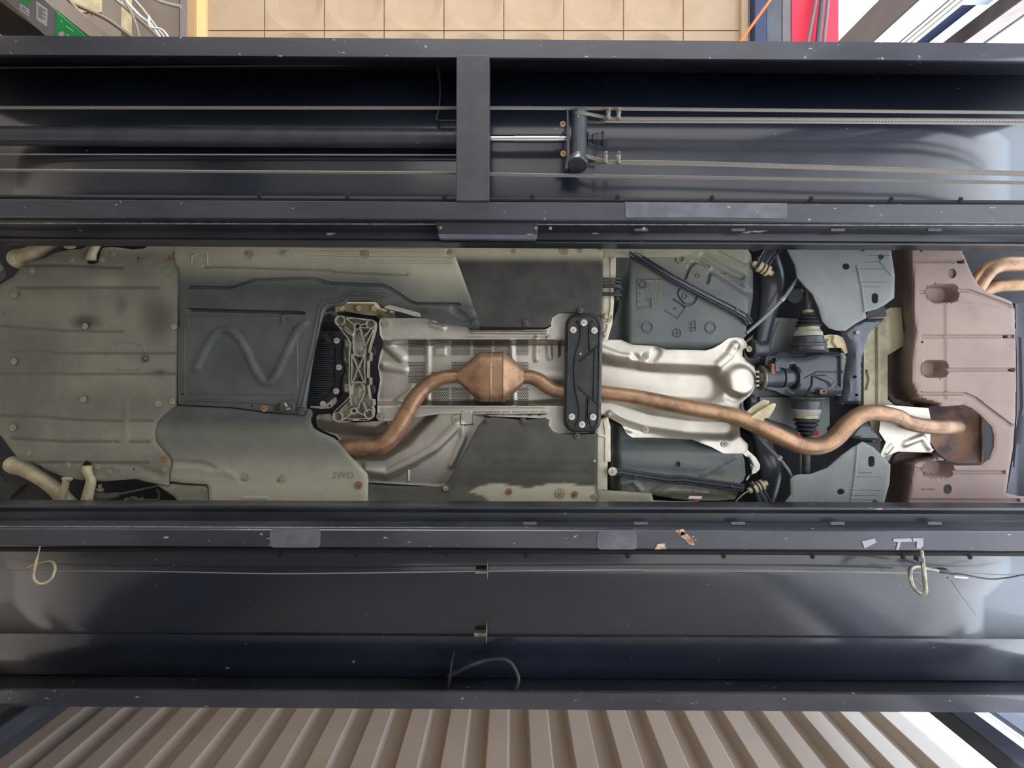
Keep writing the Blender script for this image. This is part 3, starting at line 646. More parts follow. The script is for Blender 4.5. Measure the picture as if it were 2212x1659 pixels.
o = tube('thin_wire', [(1390, 1233, 1.72, 1.1), (1960, 1236, 1.72, 1.1), (2212, 1243, 1.72, 1.4), (2450, 1246, 1.72, 1.4)], M['grey'], None, 6); meta(o, 'second thin wire running right past the hanging hook', 'wire')
# hooks and ties
hk = thing('steel_hook', 'bent steel rod hook hanging from the lower runway near the right edge', 'hook', P(1990, 1195, 1.62))
hp = cI((735, 480), (742, 560), (755, 640), (770, 750), (785, 900), (795, 1010), (785, 1070), (745, 1085), (680, 1050), (610, 960), (580, 850), (572, 760), (590, 715), (660, 690), (730, 695), (850, 725), (960, 750))
hd = [1.60, 1.60, 1.59, 1.58, 1.57, 1.565, 1.565, 1.57, 1.58, 1.595, 1.61, 1.62, 1.625, 1.63, 1.635, 1.645, 1.65]
tube('hook_rod', [(x, y, dd, 4.2) for (x, y), dd in zip(hp, hd)], M['zinc'], hk, 10, rnd=True)
plate('rubber_clip', cI((690, 555), (775, 570), (780, 640), (690, 625)), 1.585, 0.02, M['rubber'], hk)
for pts, lb in ((cI((620, 850), (760, 980), (900, 1120), (1010, 1220)), 'black zip tie tail sticking out behind the steel hook'), (cI((1110, 850), (1160, 880), (1300, 1090), (1520, 1390)), 'long grey zip tie tail right of the steel hook')):
    q = [(x, y, 1.66, 2.1 * (1 - 0.75 * i / 3)) for i, (x, y) in enumerate(pts)]; o = tube('zip_tie', q, M['wing'], None, 6); meta(o, lb, 'zip tie')
o = tube('electric_lead', [(x, y, 1.68, r) for (x, y), r in zip(cI((930, 740), (1050, 750), (1130, 775), (1190, 800), (1300, 800), (1700, 870), (2000, 850), (2212, 810), (2500, 800)), (5, 6.5, 4, 2, 1.6, 1.6, 1.6, 1.6, 1.6))], M['rubber'], None, 8); meta(o, 'dark sleeve and lead sagging right of the steel hook', 'cable')
o = tube('zip_tie', [(x, y, 1.67, 2.0) for x, y in cI((1200, 835), (1280, 845), (1400, 855))], M['label'], None, 6); meta(o, 'pale tape end on the wire right of the hook', 'tape')
hp = cJ((480, 215), (455, 330), (430, 420), (410, 520), (405, 590), (435, 645), (490, 668), (560, 650), (620, 600), (645, 545), (660, 490), (645, 425), (595, 395), (500, 412), (400, 440), (295, 485))
o = tube('wire_hook', [(x, y, 1.62 + 0.006 * max(0, i - 6), 2.8 if i > 1 else 1.6) for i, (x, y) in enumerate(hp)], M['dusty_metal'], None, 8); meta(o, 'rusty bent wire hook hanging at the left end of the lower runway', 'hook')
for x, y in ((1052, 1218), (1050, 1353)):
    o = thing('angle_clip', ['small steel angle clip on the deck below the inner box', 'small steel angle clip at the deck fold'][y > 1300], 'bracket', P(x, y, 1.75))
    box('upright_leg', tuple(P(x, y, 1.70)), tuple(P(x + 2.5, y + 20, 1.752)), M['zinc'], o, 0.0005); box('flat_leg', tuple(P(x - 26, y + 15, 1.735)), tuple(P(x + 2, y + 19, 1.745)), M['zinc'], o, 0.0005)
hs_ = thing('flexible_hose', 'black looped hose held by a bracket at the foot of the lower runway', 'hose', P(1040, 1480, 1.72))
tube('hose', [(x, y, dd, r) for (x, y), dd, r in zip(cH((200, 1335), (260, 1300), (420, 1225), (560, 1185), (680, 1175), (760, 1210), (810, 1290), (830, 1370), (800, 1470), (740, 1540)), (1.71, 1.71, 1.70, 1.70, 1.69, 1.68, 1.67, 1.66, 1.65, 1.64), (5, 5, 4.8, 4.6, 4.4, 4.2, 4, 4, 4, 4))], M['rubber'], hs_, 10)
plate('hose_bracket', cH((222, 1210), (234, 1215), (205, 1475), (188, 1475)), 1.66, 0.08, M['rail_paint'], hs_, 0.001)
# ================================================================== the car above
car = thing('car', 'car seen from below, its underside filling the gap between the runways', 'car', (0, 0, CAMZ + 1.9))
# body pan and wheels that carry it
DP = 2.16
plate('floor_pan', [(-330, 190), (2560, 190), (2560, 1420), (-330, 1420)], DP, 0.05, M['dark'], car, 0)
wheel_src = []
for wx in (100, 1745):
    for wy in (0, 1):
        Yc = -0.80 if wy == 0 else 0.80; d_ = D1 - 0.33; c = Vector(((wx - CX) * 1.9 / F, Yc, CAMZ + D1 + 0.005 + 0.33))
        if not wheel_src:
            w = lathe('tyre', Vector((0, -.11, 0)), Vector((0, .11, 0)), [(0, .22), (.03, .30), (.15, .325), (.5, .33), (.85, .325), (.97, .30), (1, .22)], M['rubber'], car, 40, 30)
            rm = lathe('rim', Vector((0, -.105, 0)), Vector((0, .105, 0)), [(0, .05), (0.02, .21), (.1, .215), (.9, .215), (.98, .21), (1, .05)], M['alloy'], w, 24)
            wheel_src += [w, rm]; w.matrix_parent_inverse = Matrix.Translation(-Vector(car.location)); w.location = c
        else:
            w = wheel_src[0].copy(); COL.objects.link(w); w.location = c; rm = wheel_src[1].copy(); rm.parent = w; COL.objects.link(rm)
# ---- dust: dirt settles along the outer edges of the belly
def dedge(top=560, bot=1045, soft=45, amt=0.9):
    return lambda X, Y: amt * np.maximum(smoothstep((top - Y) / soft + 0.5), smoothstep((Y - bot) / soft + 0.5))
# ---- front undertray
poly = cA((-300, 290), (0, 290), (40, 265), (70, 250), (130, 180), (175, 150), (270, 130), (300, 112), (340, 97), (420, 82), (490, 76), (525, 60), (538, 72), (530, 90), (511, 108), (511, 140), (524, 166), (560, 170), (585, 160), (600, 130), (606, 90), (618, 72), (640, 66), (700, 66), (800, 80), (870, 74), (900, 55), (930, 47), (1042, 42), (1048, 100), (1060, 150), (1076, 215), (1078, 330), (1072, 520), (1070, 700), (1066, 960), (1064, 1030), (1040, 1050), (1000, 1080), (955, 1130), (938, 1190), (945, 1250), (985, 1300), (1030, 1350), (1035, 1400), (1024, 1450), (1018, 1515), (940, 1505), (870, 1490), (820, 1475), (700, 1485), (620, 1490), (572, 1486), (560, 1440), (546, 1380), (520, 1366), (498, 1376), (486, 1400), (486, 1425), (512, 1465), (502, 1485), (440, 1475), (370, 1458), (265, 1415), (240, 1395), (110, 1355), (70, 1310), (20, 1240), (0, 1215), (-300, 1215))
ft = []
for pts in (cA((120, 180), (350, 175), (740, 195)), cA((100, 312), (960, 312)), cA((0, 545), (400, 575), (740, 580)), cA((60, 700), (300, 700), (330, 712), (1060, 712)), cA((0, 838), (1060, 838)), cA((0, 1090), (250, 1100), (500, 1120), (730, 1125)), cA((785, 1122), (920, 1122)), cA((60, 1230), (400, 1250), (720, 1250)), cA((785, 1250), (905, 1252)), cA((60, 1375), (900, 1378))):
    ft.append(ridge(pts, 1.5, -0.0028, 3.5))
ft += [ridge(cA((668, 655), (685, 643), (820, 645), (870, 665), (880, 700)), .7, .003, 1.2), ridge(cA((700, 812), (860, 812)), .7, .003, 1.2), ridge(cA((800, 955), (765, 990), (765, 1240)), 3, .002, 4),
       ridge(cA((330, 970), (345, 700), (400, 640), (490, 625)), 5, .002, 6), ridge(cA((860, 160), (930, 120), (1050, 100)), 3, .005, 6), ridge(cA((720, 1390), (830, 1395), (960, 1450)), 2, -.004, 8), ('edge', 4, -0.004)]
for x, y in cA((517, 547), (85, 760), (507, 993), (90, 355), (80, 1163)): ft.append(boss(x, y, 8, -0.003, 5))
streaks = [f for f in ft[:10]]
def d1(X, Y):
    v = dedge(548, 1022, 90, 0.75)(X, Y)
    v = np.maximum(v, 0.55 * smoothstep(1 - np.hypot((X - 225) / 120, (Y - 612) / 55)))
    return np.maximum(v, 0.3)
def k1(X, Y):
    v = np.zeros(X.shape)
    for f in streaks: v = np.maximum(v, 0.5 * smoothstep((5 - dpoly(X, Y, f[1])) / 5))
    for cx, cy, rx, ry, a in ((185, 695, 45, 22, .75), (340, 690, 50, 70, .55), (262, 660, 18, 30, .35), (345, 805, 25, 12, .6), (60, 800, 130, 160, .35), (250, 870, 160, 60, .3), (60, 900, 60, 80, .3)): v = np.maximum(v, a * smoothstep(1.15 - np.hypot((X - cx) / rx, (Y - cy) / ry)))
    return v
holes = [circ(x, y, 2.6, 10) for x, y in cA((838, 133), (811, 1416))] + [circ(x, y, 1.9, 8) for x, y in cA((484, 767), (28, 467), (18, 1048))]
t1 = sheet('engine_undertray', poly, 1.895, M['tray'], car, 0.006, 6, ft, holes, d1, k1); t1['label'] = 'grey fibre front undertray'
bolts(t1, cA((438, 140), (622, 140), (686, 112), (197, 207), (90, 355), (1022, 210), (85, 760), (80, 1163), (175, 1315), (415, 1392), (597, 1400), (663, 1435), (1002, 1418)), 1.893)
bolts(t1, cA((517, 547), (507, 993), (1058, 550), (1047, 1003), (962, 1018)), 1.893)
bolts(t1, cA((1033, 135), (1000, 1348)), 1.893, 'bolt_rust', 1.05, 'rusty bolt')
lathe('clip', P(315.5, 774, 1.894), P(315.5, 774, 1.885), [(0, .014), (.3, .014), (.5, .010), (1, .007)], M['plastic'], t1, 16)
# a second leaf beside it on the extreme left
plate('splash_panel', cA((-40, 170), (10, 150), (32, 190), (34, 256), (0, 285), (-40, 285)), 1.92, .006, M['plastic'], car)
bolts(car, cA((4, 195)), 1.917)

# ---- gearbox tray
poly = cC((38, 50), (100, 45), (1000, 48), (1880, 60), (1945, 100), (1965, 130), (1975, 150), (2125, 560), (2142, 595), (2128, 640), (2085, 632), (2070, 625), (1900, 590), (1735, 552), (1620, 520), (1500, 492), (1470, 478), (1420, 448), (1390, 438), (1240, 438), (1212, 462), (1190, 480), (1120, 482), (1090, 492), (1070, 530), (1050, 610), (1010, 790), (960, 1080), (948, 1150), (952, 1190), (930, 1215), (860, 1216), (700, 1200), (600, 1190), (440, 1168), (100, 1152), (78, 1148), (72, 1100), (72, 640), (84, 610), (82, 580), (80, 300), (78, 220), (56, 190), (48, 120))
S_pts = curve(cC((205, 900), (250, 800), (300, 715), (350, 655), (410, 638), (465, 665), (520, 740), (570, 840), (610, 925), (655, 985), (700, 1000), (745, 950), (795, 840), (850, 725), (895, 640), (940, 600)), 3)
ft = [ridge(cC((250, 210), (280, 216), (320, 208), (1120, 232), (1150, 244), (1630, 265)), 1.2, -.008, 1.6),
      ridge(cC((145, 348), (440, 352), (500, 330), (600, 298), (940, 287), (1010, 290), (1120, 322), (1480, 335), (1540, 365), (1660, 445), (1700, 462), (1990, 463)), 1.6, -.014, 2.2),
      ridge(cC((150, 503), (930, 524)), 2.2, -.020, 1.8), ridge(S_pts, 3.0, .011, 7),
      ridge(cC((1500, 402), (1240, 393), (1190, 433), (1085, 443), (1046, 480), (1030, 560), (905, 1155)), 1.3, .006, 1.6), ridge(cC((1470, 428), (1245, 418), (1200, 462), (1100, 470), (1068, 500), (1052, 580), (935, 1155)), 1.3, .006, 1.6),
      ridge(cC((130, 1118), (500, 1128), (740, 1142), (790, 1130), (860, 1132), (900, 1160), (945, 1160)), 1.4, .006, 1.6), ridge(cC((120, 640), (120, 1080), (140, 1090)), .8, .002, 1.5), ridge(cC((150, 600), (130, 545), (780, 548), (860, 575), (888, 640), (890, 1030), (860, 1080), (150, 1075)), .6, .002, 1.2),
      ridge(cC((795, 548), (795, 585)), 2.6, .006, 1.2), ridge(cC((170, 185), (172, 140), (210, 115), (278, 118), (278, 185)), .6, .003, 1), ridge(cC((1480, 440), (1540, 420), (1700, 480), (1990, 500), (2100, 505)), 2, .006, 8), ridge(cC((1720, 548), (1900, 588), (2080, 615)), 3, -.02, 20), ridge(cC((1960, 500), (2040, 560), (2060, 610)), 4, -.010, 6), ('edge', 5, -0.004)]
for yy in (85, 105, 140, 168, 184): ft.append(ridge(cC((950, yy - 8), (1940, yy)), .35, -.002, .9))
for x, y in cC((555, 122), (1347, 118), (1935, 112)): ft.append(boss(x, y, 8, -.004, 3))
def d2(X, Y): return 0.95 * smoothstep((625 - Y) / 75) * (0.75 + 0.25 * smoothstep((X - 400) / 200)) + 0.5 * smoothstep((X - 800) / 150) * smoothstep((670 - Y) / 60)
holes = [circ(x, y, r, 10) for (x, y), r in zip(cC((105, 1078), (583, 1160)), (2.4, 2.6))]
t2 = sheet('gearbox_undertray', poly, 1.885, M['plastic'], car, 0.006, 6, ft, holes, d2); t2['label'] = 'dark moulded undertray with wavy ridge'
bolts(t2, cC((555, 122), (1347, 118)), 1.885, 'bolt_pale', 1.05); bolts(t2, cC((810, 122)), 1.881, 'white', 1.25, 'large pale bolt'); bolts(t2, cC((668, 1176)), 1.883, 'bolt_rust', 1.15, 'rusty bolt')
bolts(t2, cC((920, 1195)), 1.88, 'bolt_dark', 1.3); bolts(t2, cC((2112, 597)), 1.882, 'bolt_dark', 1.4); bolts(t2, cC((1935, 112)), 1.885, 'bolt_pale', .9)
cl = sheet('clip_housing', cC(*rrect(770, 1128, 880, 1198, 30)), 1.878, M['plastic'], t2, .008, 3, [ridge(cC(*rrect(785, 1138, 865, 1188, 22)), 1, .004, 1.2, True)])
for a_, b_ in (((805, 1140), (822, 1165)), ((818, 1182), (842, 1178))):
    tube('clip_prong', [(x, y, 1.866, 2.6) for x, y in cC(a_, b_)], M['bolt_pale'], t2, 8, 1)
for yy in (1145, 1160, 1175, 1190): plate('clip_rib', cC((725, yy), (775, yy + 2), (775, yy + 6), (725, yy + 4)), 1.879, .004, M['rubber'], t2, 0)
for yy in (1150, 1165, 1180): plate('clip_rib', cC((880, yy), (905, yy + 2), (905, yy + 6), (880, yy + 4)), 1.879, .004, M['rubber'], t2, 0)
w = plate('bracket_wedge', cC((1478, 490), (1500, 472), (1520, 468), (1560, 478), (1715, 520), (1732, 530), (1732, 552), (1700, 550), (1600, 520)), 1.878, .006, M['cast'], car); w['label'] = 'pale metal wedge bracket'

# ---- lower left panel, cut-away at its right end
poly = [(380, 877)] + cA((1040, 1052), (1000, 1082), (957, 1132), (941, 1190), (948, 1250), (988, 1298), (1033, 1348), (1040, 1400), (1030, 1440), (1028, 1490), (1100, 1502), (1250, 1510), (1264, 1530), (1266, 1640)) + [(793, 1101)] + cB((485, 1300), (488, 1270), (480, 1215), (420, 1150), (370, 1100), (290, 1005), (250, 968), (160, 930), (115, 902), (97, 862), (97, 835), (105, 820), (104, 790), (90, 772), (70, 768)) + cC((930, 1222), (700, 1212), (440, 1176), (100, 1160))
ft = [ridge(cA((1050, 1375), (1230, 1388), (1290, 1410)), 2, -.006, 8), ridge(cA((1300, 1440), (1360, 1425), (1430, 1460)), 3, .003, 6), ridge(cA((1100, 1120), (1900, 1140)), 6, .003, 26), ridge(cA((1480, 1590), (1620, 1590)), 1, .003, 3), ('edge', 5, -.005)]
for x, y in cA((1480, 1470), (1703, 1480)): ft.append(boss(x, y, 7.5, -.003, 3))
t3 = sheet('side_undertray', poly, 1.892, M['plastic'], car, .006, 6, ft, (), lambda X, Y: 0.72 * smoothstep((Y - 955) / 110) + 0.2 * smoothstep((Y - 900) / 40))
t3['label'] = 'dusty dark undertray with cut-away corner'
bolts(t3, cA((1480, 1470)), 1.892); bolts(t3, cA((1703, 1480)), 1.892, 'bolt_pale', 1.1); bolts(t3, cB((425, 1287)), 1.888, 'bolt_rust', 1.25, 'rusty bolt')
M['emb'] = mat('embossed_letters', (140, 138, 122), .7)
text('embossed_mark', '2WD', *cB((320, 1222))[0], 1.8905, 21, M['emb'], t3, 0.03, label='embossed letters 2WD')
sl = sheet('sill_panel', cA((948, 1512), (1020, 1518), (1030, 1505), (1100, 1512), (1245, 1520), (1260, 1540), (1262, 1640), (1092, 1640), (1060, 1590)), 1.905, M['sill'], car, .01, 6, [('edge', 4, -.004)]); sl['label'] = 'dusty beige sill panel'
bolts(sl, cA((1240, 1541)), 1.903)

# ---- right upper and lower floor panels
poly = [(948, 524), (1302, 527), (1302, 600), (1300, 674), (1288, 682), (1272, 680), (1241, 674), (1222, 674), (1206, 678), (1193, 687), (1190, 701), (1178, 707), (1045, 706), (1024, 700), (1000, 640)]
ft = [('edge', 3, -.003), ridge([(1010, 610), (1298, 612)], 2, -.002, 6), ridge([(1010, 650), (1298, 648)], 2, .002, 8), boss(*cD((140, 115))[0], 8, -.004, 2)] + [boss(x, y, 5, .006, 3) for x, y in cB((1230, 185), (1567, 183))]
t4 = sheet('floor_panel', poly, 1.905, M['panel'], car, .006, 6, ft, (), lambda X, Y: 0.9 * smoothstep((558 - Y) / 22 + .5) * smoothstep((X - 900) / 200 + .4), None); t4['label'] = 'dark upper floor panel right of the moulded tray'
bolts(t4, cD((140, 115)), 1.903, 'bolt_pale', 1.4); bolts(t4, cD((268, 108)), 1.903, 'bolt_pale', 1.0); bolts(t4, cD((430, 105)), 1.903, 'bolt_pale', .8); bolts(t4, cB((1230, 185), (1567, 183), (1940, 96)), 1.898, 'bolt_dark', 1.05, 'dark bolt')
bolts(t4, [(1110, 542)], 1.903, 'bolt_pale', .8)
poly = [(793, 1101), (793, 1046), (840, 1050), (945, 1052), (958, 1050), (966, 1040)] + cB((1100, 1140), (1240, 886), (1262, 860), (1285, 843), (1330, 828), (1400, 830), (1550, 850), (1700, 828), (1727, 845), (1724, 880), (1752, 920), (1800, 940), (1900, 945), (2055, 940), (2060, 960), (2054, 1435)) + [(1290, 1101)]
splash = [(1015, 1063), (1040, 1050), (1075, 1046), (1105, 1050), (1140, 1056), (1180, 1048), (1220, 1044), (1250, 1050), (1282, 1052), (1286, 1100), (1062, 1100), (1058, 1080), (1040, 1068)]
ft = [('edge', 3, -.003), boss(*cB((1300, 848))[0], 5, .006, 3), boss(*cB((1550, 852))[0], 5, .006, 3), boss(*cB((1018, 1312))[0], 7, .004, 2), boss(*cB((1800, 1345))[0], 9, -.004, 2), ridge([(1050, 990), (1280, 994)], 2, .002, 8), ridge([(1040, 1020), (1280, 1024)], 2, -.002, 8)]
def d5(X, Y):
    dd = dpoly(X, Y, splash, True); i = inside(X, Y, splash); v = np.where(i, 0.9, 0.9 * smoothstep(1 - dd / 3))
    return np.maximum(v, np.maximum(0.9 * smoothstep((Y - 1066) / 14) * smoothstep((830 - X) / 80), .03 + .12 * smoothstep((Y - 1040) / 40)))
t5 = sheet('floor_panel', poly, 1.903, M['panel'], car, .006, 5, ft, (), d5); t5['label'] = 'dark lower floor panel with pale dust splash'
bolts(t5, cB((1300, 848), (1550, 852), (1918, 955)), 1.896, 'bolt_dark', 1.05, 'dark bolt'); bolts(t5, cB((1018, 1312), (2035, 1365)), 1.898, 'bolt_pale', .9); bolts(t5, cB((1452, 1332), (1902, 1352)), 1.9, 'bolt_rust', 1.1, 'rusty bolt'); bolts(t5, cB((1800, 1345)), 1.902, 'bolt_pale', 1.6, 'large pale plug'); bolts(t5, cB((2037, 1124)), 1.9, 'white', .4)

# ---- heat shields
def lower_hs():
    poly = cB((140, 825), (150, 808), (235, 802), (258, 850), (400, 862), (560, 852), (620, 800), (720, 770), (1120, 780), (1200, 775), (1290, 825), (1262, 862), (1240, 900), (1130, 1100), (1030, 1275), (1010, 1292), (970, 1297), (485, 1270), (480, 1210), (420, 1140), (360, 1080), (250, 960), (160, 925), (128, 900))
    ft = [ridge(cB((100, 960), (400, 1000), (560, 1010), (700, 930), (850, 780)), 12, -.035, 30), ridge(cB((480, 1190), (620, 1210), (780, 1130), (950, 1030), (1100, 880)), 2, .012, 14), ridge(cB((765, 1260), (765, 1150), (785, 1100)), .6, .004, 1.5),
          ('area', cB((1122, 775), (1205, 775), (1205, 875), (1122, 875)), .012, 3), ridge(cB((1130, 880), (1140, 960), (1060, 1150)), 2, .008, 8), boss(*cB((1090, 836))[0], 8, .003, 3), ridge(cB((620, 760), (620, 880)), 1, .01, 3), ('edge', 3, .002)]
    o = sheet('heat_shield', poly, 1.965, M['foil'], car, .003, 3.5, ft, smooth=60); o['label'] = 'silver embossed heat shield under the front pipe'
    bolts(o, cB((1090, 836)), 1.960, 'cast', 1.3); return o
lower_hs()
poly = cB((565, 178), (575, 158), (590, 150), (850, 150), (1100, 165), (1190, 232), (1700, 228), (1740, 205), (1738, 150), (1788, 120), (1900, 110), (2000, 140), (2000, 930), (1800, 937), (1745, 917), (1720, 872), (1730, 842), (1700, 832), (1250, 815), (1110, 800), (1000, 800), (620, 852), (575, 845), (556, 820), (555, 690), (574, 565), (558, 480), (572, 400), (600, 320), (572, 262))
def tun(X, Y):
    a = smoothstep((Y - 733) / 14); b = smoothstep((877 - Y) / 12); return -0.055 * a * b
ft = [('fn', tun), ridge(cB((760, 285), (1800, 290)), 1, .004, 3), ridge(cB((740, 750), (1700, 752)), 1, .004, 3), boss(*cB((612, 182))[0], 7, .003, 3), ridge(cB((720, 420), (620, 330)), 3, .012, 12), ridge(cB((600, 480), (740, 500)), 2, .010, 10), ridge(cB((700, 720), (800, 640)), 2, .010, 12), ridge(cB((1640, 290), (1640, 430)), 3, .008, 5), ridge(cB((1720, 290), (1730, 420)), 3, .008, 5), ridge(cB((1780, 300), (1780, 400)), 2, .008, 5), ridge(cB((1600, 540), (1830, 560)), 3, .006, 12), ('area', cB((945, 345), (1022, 345), (1022, 405), (945, 405)), .004, 2), ridge(cB((900, 300), (900, 740)), 1.5, .006, 6), ridge(cB((1470, 300), (1490, 740)), 1.5, .006, 6), ridge(cB((1195, 245), (1700, 248)), 1.5, .010, 3), ridge(cB((1220, 800), (1700, 795)), 1.5, .010, 3), ridge(cB((930, 190), (1000, 210)), 4, .008, 5), ('edge', 3, .002)]
hc = sheet('heat_shield', poly, 1.955, M['foil'], car, .003, 3.5, ft, smooth=60); hc['label'] = 'silver perforated heat shield behind the catalytic box'
bolts(hc, cB((612, 182), (572, 820)), 1.951, 'cast', 1.3)
V, Fc = [], []
for x0, x1 in ((768, 890), (918, 1042), (1062, 1186), (1212, 1330), (1358, 1478), (1502, 1586)):
    for y0, y1 in ((298, 402), (448, 588), (622, 745)):
        if x0 == 918 and y0 == 298: y0, y1 = 298, 335
        if x0 == 918 and y0 == 448: y0 = 515
        j = 0; y = y0 + 5
        while y < y1:
            x = x0 + (6 if j % 2 else 0)
            while x < x1:
                gx, gy = cB((x, y))[0]; z = 2.0085 if 735 < gy < 872 else 1.97
                z = 1.955 - float(tun(np.array([gx]), np.array([gy]))[0]) - .0018
                c = P(gx, gy, z); k0 = len(V)
                for q in range(7): a = 2 * math.pi * q / 7; V.append(c + Vector((math.cos(a), math.sin(a), 0)) * S(1.25, z))
                for q in range(7): V.append(V[k0 + q] + Vector((0, 0, .004)))
                Fc.append(tuple(range(k0 + 6, k0 - 1, -1))); Fc += [(k0 + q, k0 + (q + 1) % 7, k0 + 7 + (q + 1) % 7, k0 + 7 + q) for q in range(7)]
                x += 12.3
            y += 9.6; j += 1
o = link('perforations', pydata('perforations', V, Fc), M['hole'], hc, 0); meta(o, None, None, None, 'stuff')
# right heat shield over the propshaft tunnel
poly = cE((-170, 112), (75, 110), (200, 112), (280, 145), (450, 155), (520, 180), (800, 185), (850, 168), (900, 140), (950, 102), (1010, 92), (1060, 105), (1086, 145), (1080, 165), (1055, 180), (1050, 222), (1080, 262), (1135, 300), (1145, 345), (1140, 430), (1105, 500), (1060, 538), (1035, 560), (1036, 790), (1090, 842), (1090, 880), (1060, 910), (920, 910), (830, 862), (700, 812), (430, 797), (280, 797), (240, 770), (200, 705), (110, 655), (60, 640), (-170, 640))
ft = [ridge(cE((-100, 330), (100, 370), (450, 420), (800, 440)), 20, -.045, 34), ridge(cE((-100, 590), (150, 600), (400, 680), (700, 725), (950, 735)), 10, -.03, 22), ridge(cE((60, 190), (180, 240), (260, 250)), 5, .012, 12), ridge(cE((450, 200), (380, 300), (290, 240)), 4, -.01, 10),
      boss(*cE((1030, 400))[0], 24, .02, 16), ridge(cE((880, 290), (960, 220), (1000, 150)), 4, .012, 8), ridge(cE((360, 290), (880, 300)), 3, .006, 10), ridge(cE((860, 460), (1000, 520)), 5, -.01, 10), ridge(cE((130, 640), (260, 740)), 3, .008, 8)] + [boss(x, y, 8, -.004, 4) for x, y in cE((375, 228), (965, 187), (373, 742), (927, 840))] + [('edge', 3, .003)]
hr = sheet('heat_shield', poly, 1.955, M['foil'], car, .003, 3.5, ft, smooth=60); hr['label'] = 'large silver heat shield right of the black brace'
bolts(hr, cE((375, 228), (965, 187), (373, 742), (927, 840)), 1.957, 'cast', 1.15)
hq = sheet('heat_shield', cE((1050, 905), (1090, 885), (1150, 940), (1178, 990), (1175, 1020), (1150, 1045), (1110, 1060), (1085, 1100), (1078, 1095), (1112, 1040), (1110, 980), (1090, 940)), 1.965, M['foil'], car, .003, 3, [ridge(cE((1100, 930), (1130, 990), (1110, 1050)), 1, .010, 3)], smooth=60); hq['label'] = 'small curled silver heat shield beside the lower tank'
hz = sheet('heat_shield', cF((665, 1000), (700, 992), (940, 1010), (952, 1070), (950, 1235), (972, 1255), (955, 1270), (900, 1270), (760, 1265), (700, 1290), (670, 1300), (660, 1280), (690, 1210), (650, 1150)), 1.985, M['foil'], car, .003, 3, [ridge(cF((800, 1220), (900, 1180), (940, 1240)), 2, .008, 7), ridge(cF((690, 1270), (720, 1230)), 2, .006, 5)], smooth=60); hz['label'] = 'square silver heat shield under the tail pipe'
# ---- exhaust
gB = lambda x, y: cB((x, y))[0]; gE = lambda x, y: cE((x, y))[0]; gF = lambda x, y: cF((x, y))[0]
front = [(230, 1040, 1.955, 50), (300, 1036, 1.95, 56), (380, 1035, 1.94, 60), (480, 1032, 1.93, 63), (560, 1022, 1.93, 64), (630, 985, 1.93, 62), (690, 910, 1.935, 61), (745, 815, 1.94, 60), (800, 715, 1.95, 58), (850, 650, 1.96, 56), (910, 595, 1.965, 52), (990, 558, 1.965, 49), (1060, 547, 1.965, 48), (1125, 545, 1.965, 46)]
tube('front_pipe', [gB(x, y) + (d, r / 3.16) for x, y, d, r in front], M['rust'], car, 24, 5)['label'] = 'rusty brown front exhaust pipe'
# catalytic / silencer box: octagonal with seams
def catbox():
    prof = [(1118, 545, 46, .030), (1132, 545, 66, .034), (1180, 548, 108, .046), (1250, 550, 168, .056), (1262, 550, 172, .058), (1325, 550, 172, .060), (1331, 550, 175, .063), (1337, 550, 172, .060), (1408, 550, 172, .060), (1414, 550, 174, .063), (1422, 550, 171, .058), (1480, 550, 122, .048), (1535, 548, 70, .036), (1552, 545, 50, .030)]
    V, Fc = [], []; n = 28; dc = 1.955
    for x, yc, hy, hz in prof:
        X0 = (gB(x, yc)[0] - CX) * dc / F; Y0 = (gB(x, yc)[1] - CY) * dc / F; hY = hy / 3.16 * (dc - .01) / F
        for k in range(n):
            a = 2 * math.pi * k / n; c, s = math.cos(a), math.sin(a); e = 0.62
            V.append((X0, Y0 + hY * math.copysign(abs(c) ** e, c), CAMZ + dc + hz * math.copysign(abs(s) ** e, s)))
    m_ = len(prof)
    for i in range(m_ - 1):
        for k in range(n): k2 = (k + 1) % n; Fc.append((i * n + k, i * n + k2, (i + 1) * n + k2, (i + 1) * n + k))
    Fc += [tuple(range(n - 1, -1, -1)), tuple(range((m_ - 1) * n, m_ * n))]
    o = link('catalytic_box', pydata('catalytic_box', V, Fc), M['rust'], car, 30); o['label'] = 'rusty octagonal catalytic box with seams'
    for x in (1115, 1545):
        lathe('pipe_collar', P(*gB(x - 8, 545), 1.955), P(*gB(x + 8, 545), 1.955), [(0, S(15, 1.955)), (.2, S(17, 1.955)), (.8, S(17, 1.955)), (1, S(15, 1.955))], M['rust_dark'], o, 24)
catbox()
rear = [gB(x, y) + (d, r / 3.16) for x, y, d, r in [(1545, 552, 1.955, 48), (1600, 552, 1.955, 49), (1660, 575, 1.95, 50), (1720, 618, 1.945, 50), (1790, 648, 1.94, 48), (1900, 655, 1.935, 47), (2060, 655, 1.93, 48)]]
rear += [gE(x, y) + (d, r / 3.253) for x, y, d, r in [(110, 487, 1.925, 51), (300, 512, 1.92, 53), (500, 552, 1.915, 56), (700, 592, 1.91, 58), (900, 628, 1.905, 58), (1020, 655, 1.90, 59), (1120, 695, 1.895, 60), (1250, 758, 1.89, 60), (1380, 822, 1.89, 60), (1450, 850, 1.89, 60), (1530, 863, 1.89, 60), (1620, 850, 1.89, 60), (1700, 805, 1.89, 60), (1775, 725, 1.89, 60), (1835, 668, 1.89, 60), (1900, 632, 1.892, 58), (1970, 622, 1.895, 57), (2060, 632, 1.90, 56), (2150, 655, 1.91, 55)]]
rear += [gF(x, y) + (d, r / 2.719) for x, y, d, r in [(800, 1088, 1.92, 46), (880, 1110, 1.93, 45), (960, 1120, 1.94, 44), (1040, 1121, 1.955, 44), (1085, 1120, 1.985, 42), (1105, 1120, 2.02, 40)]]
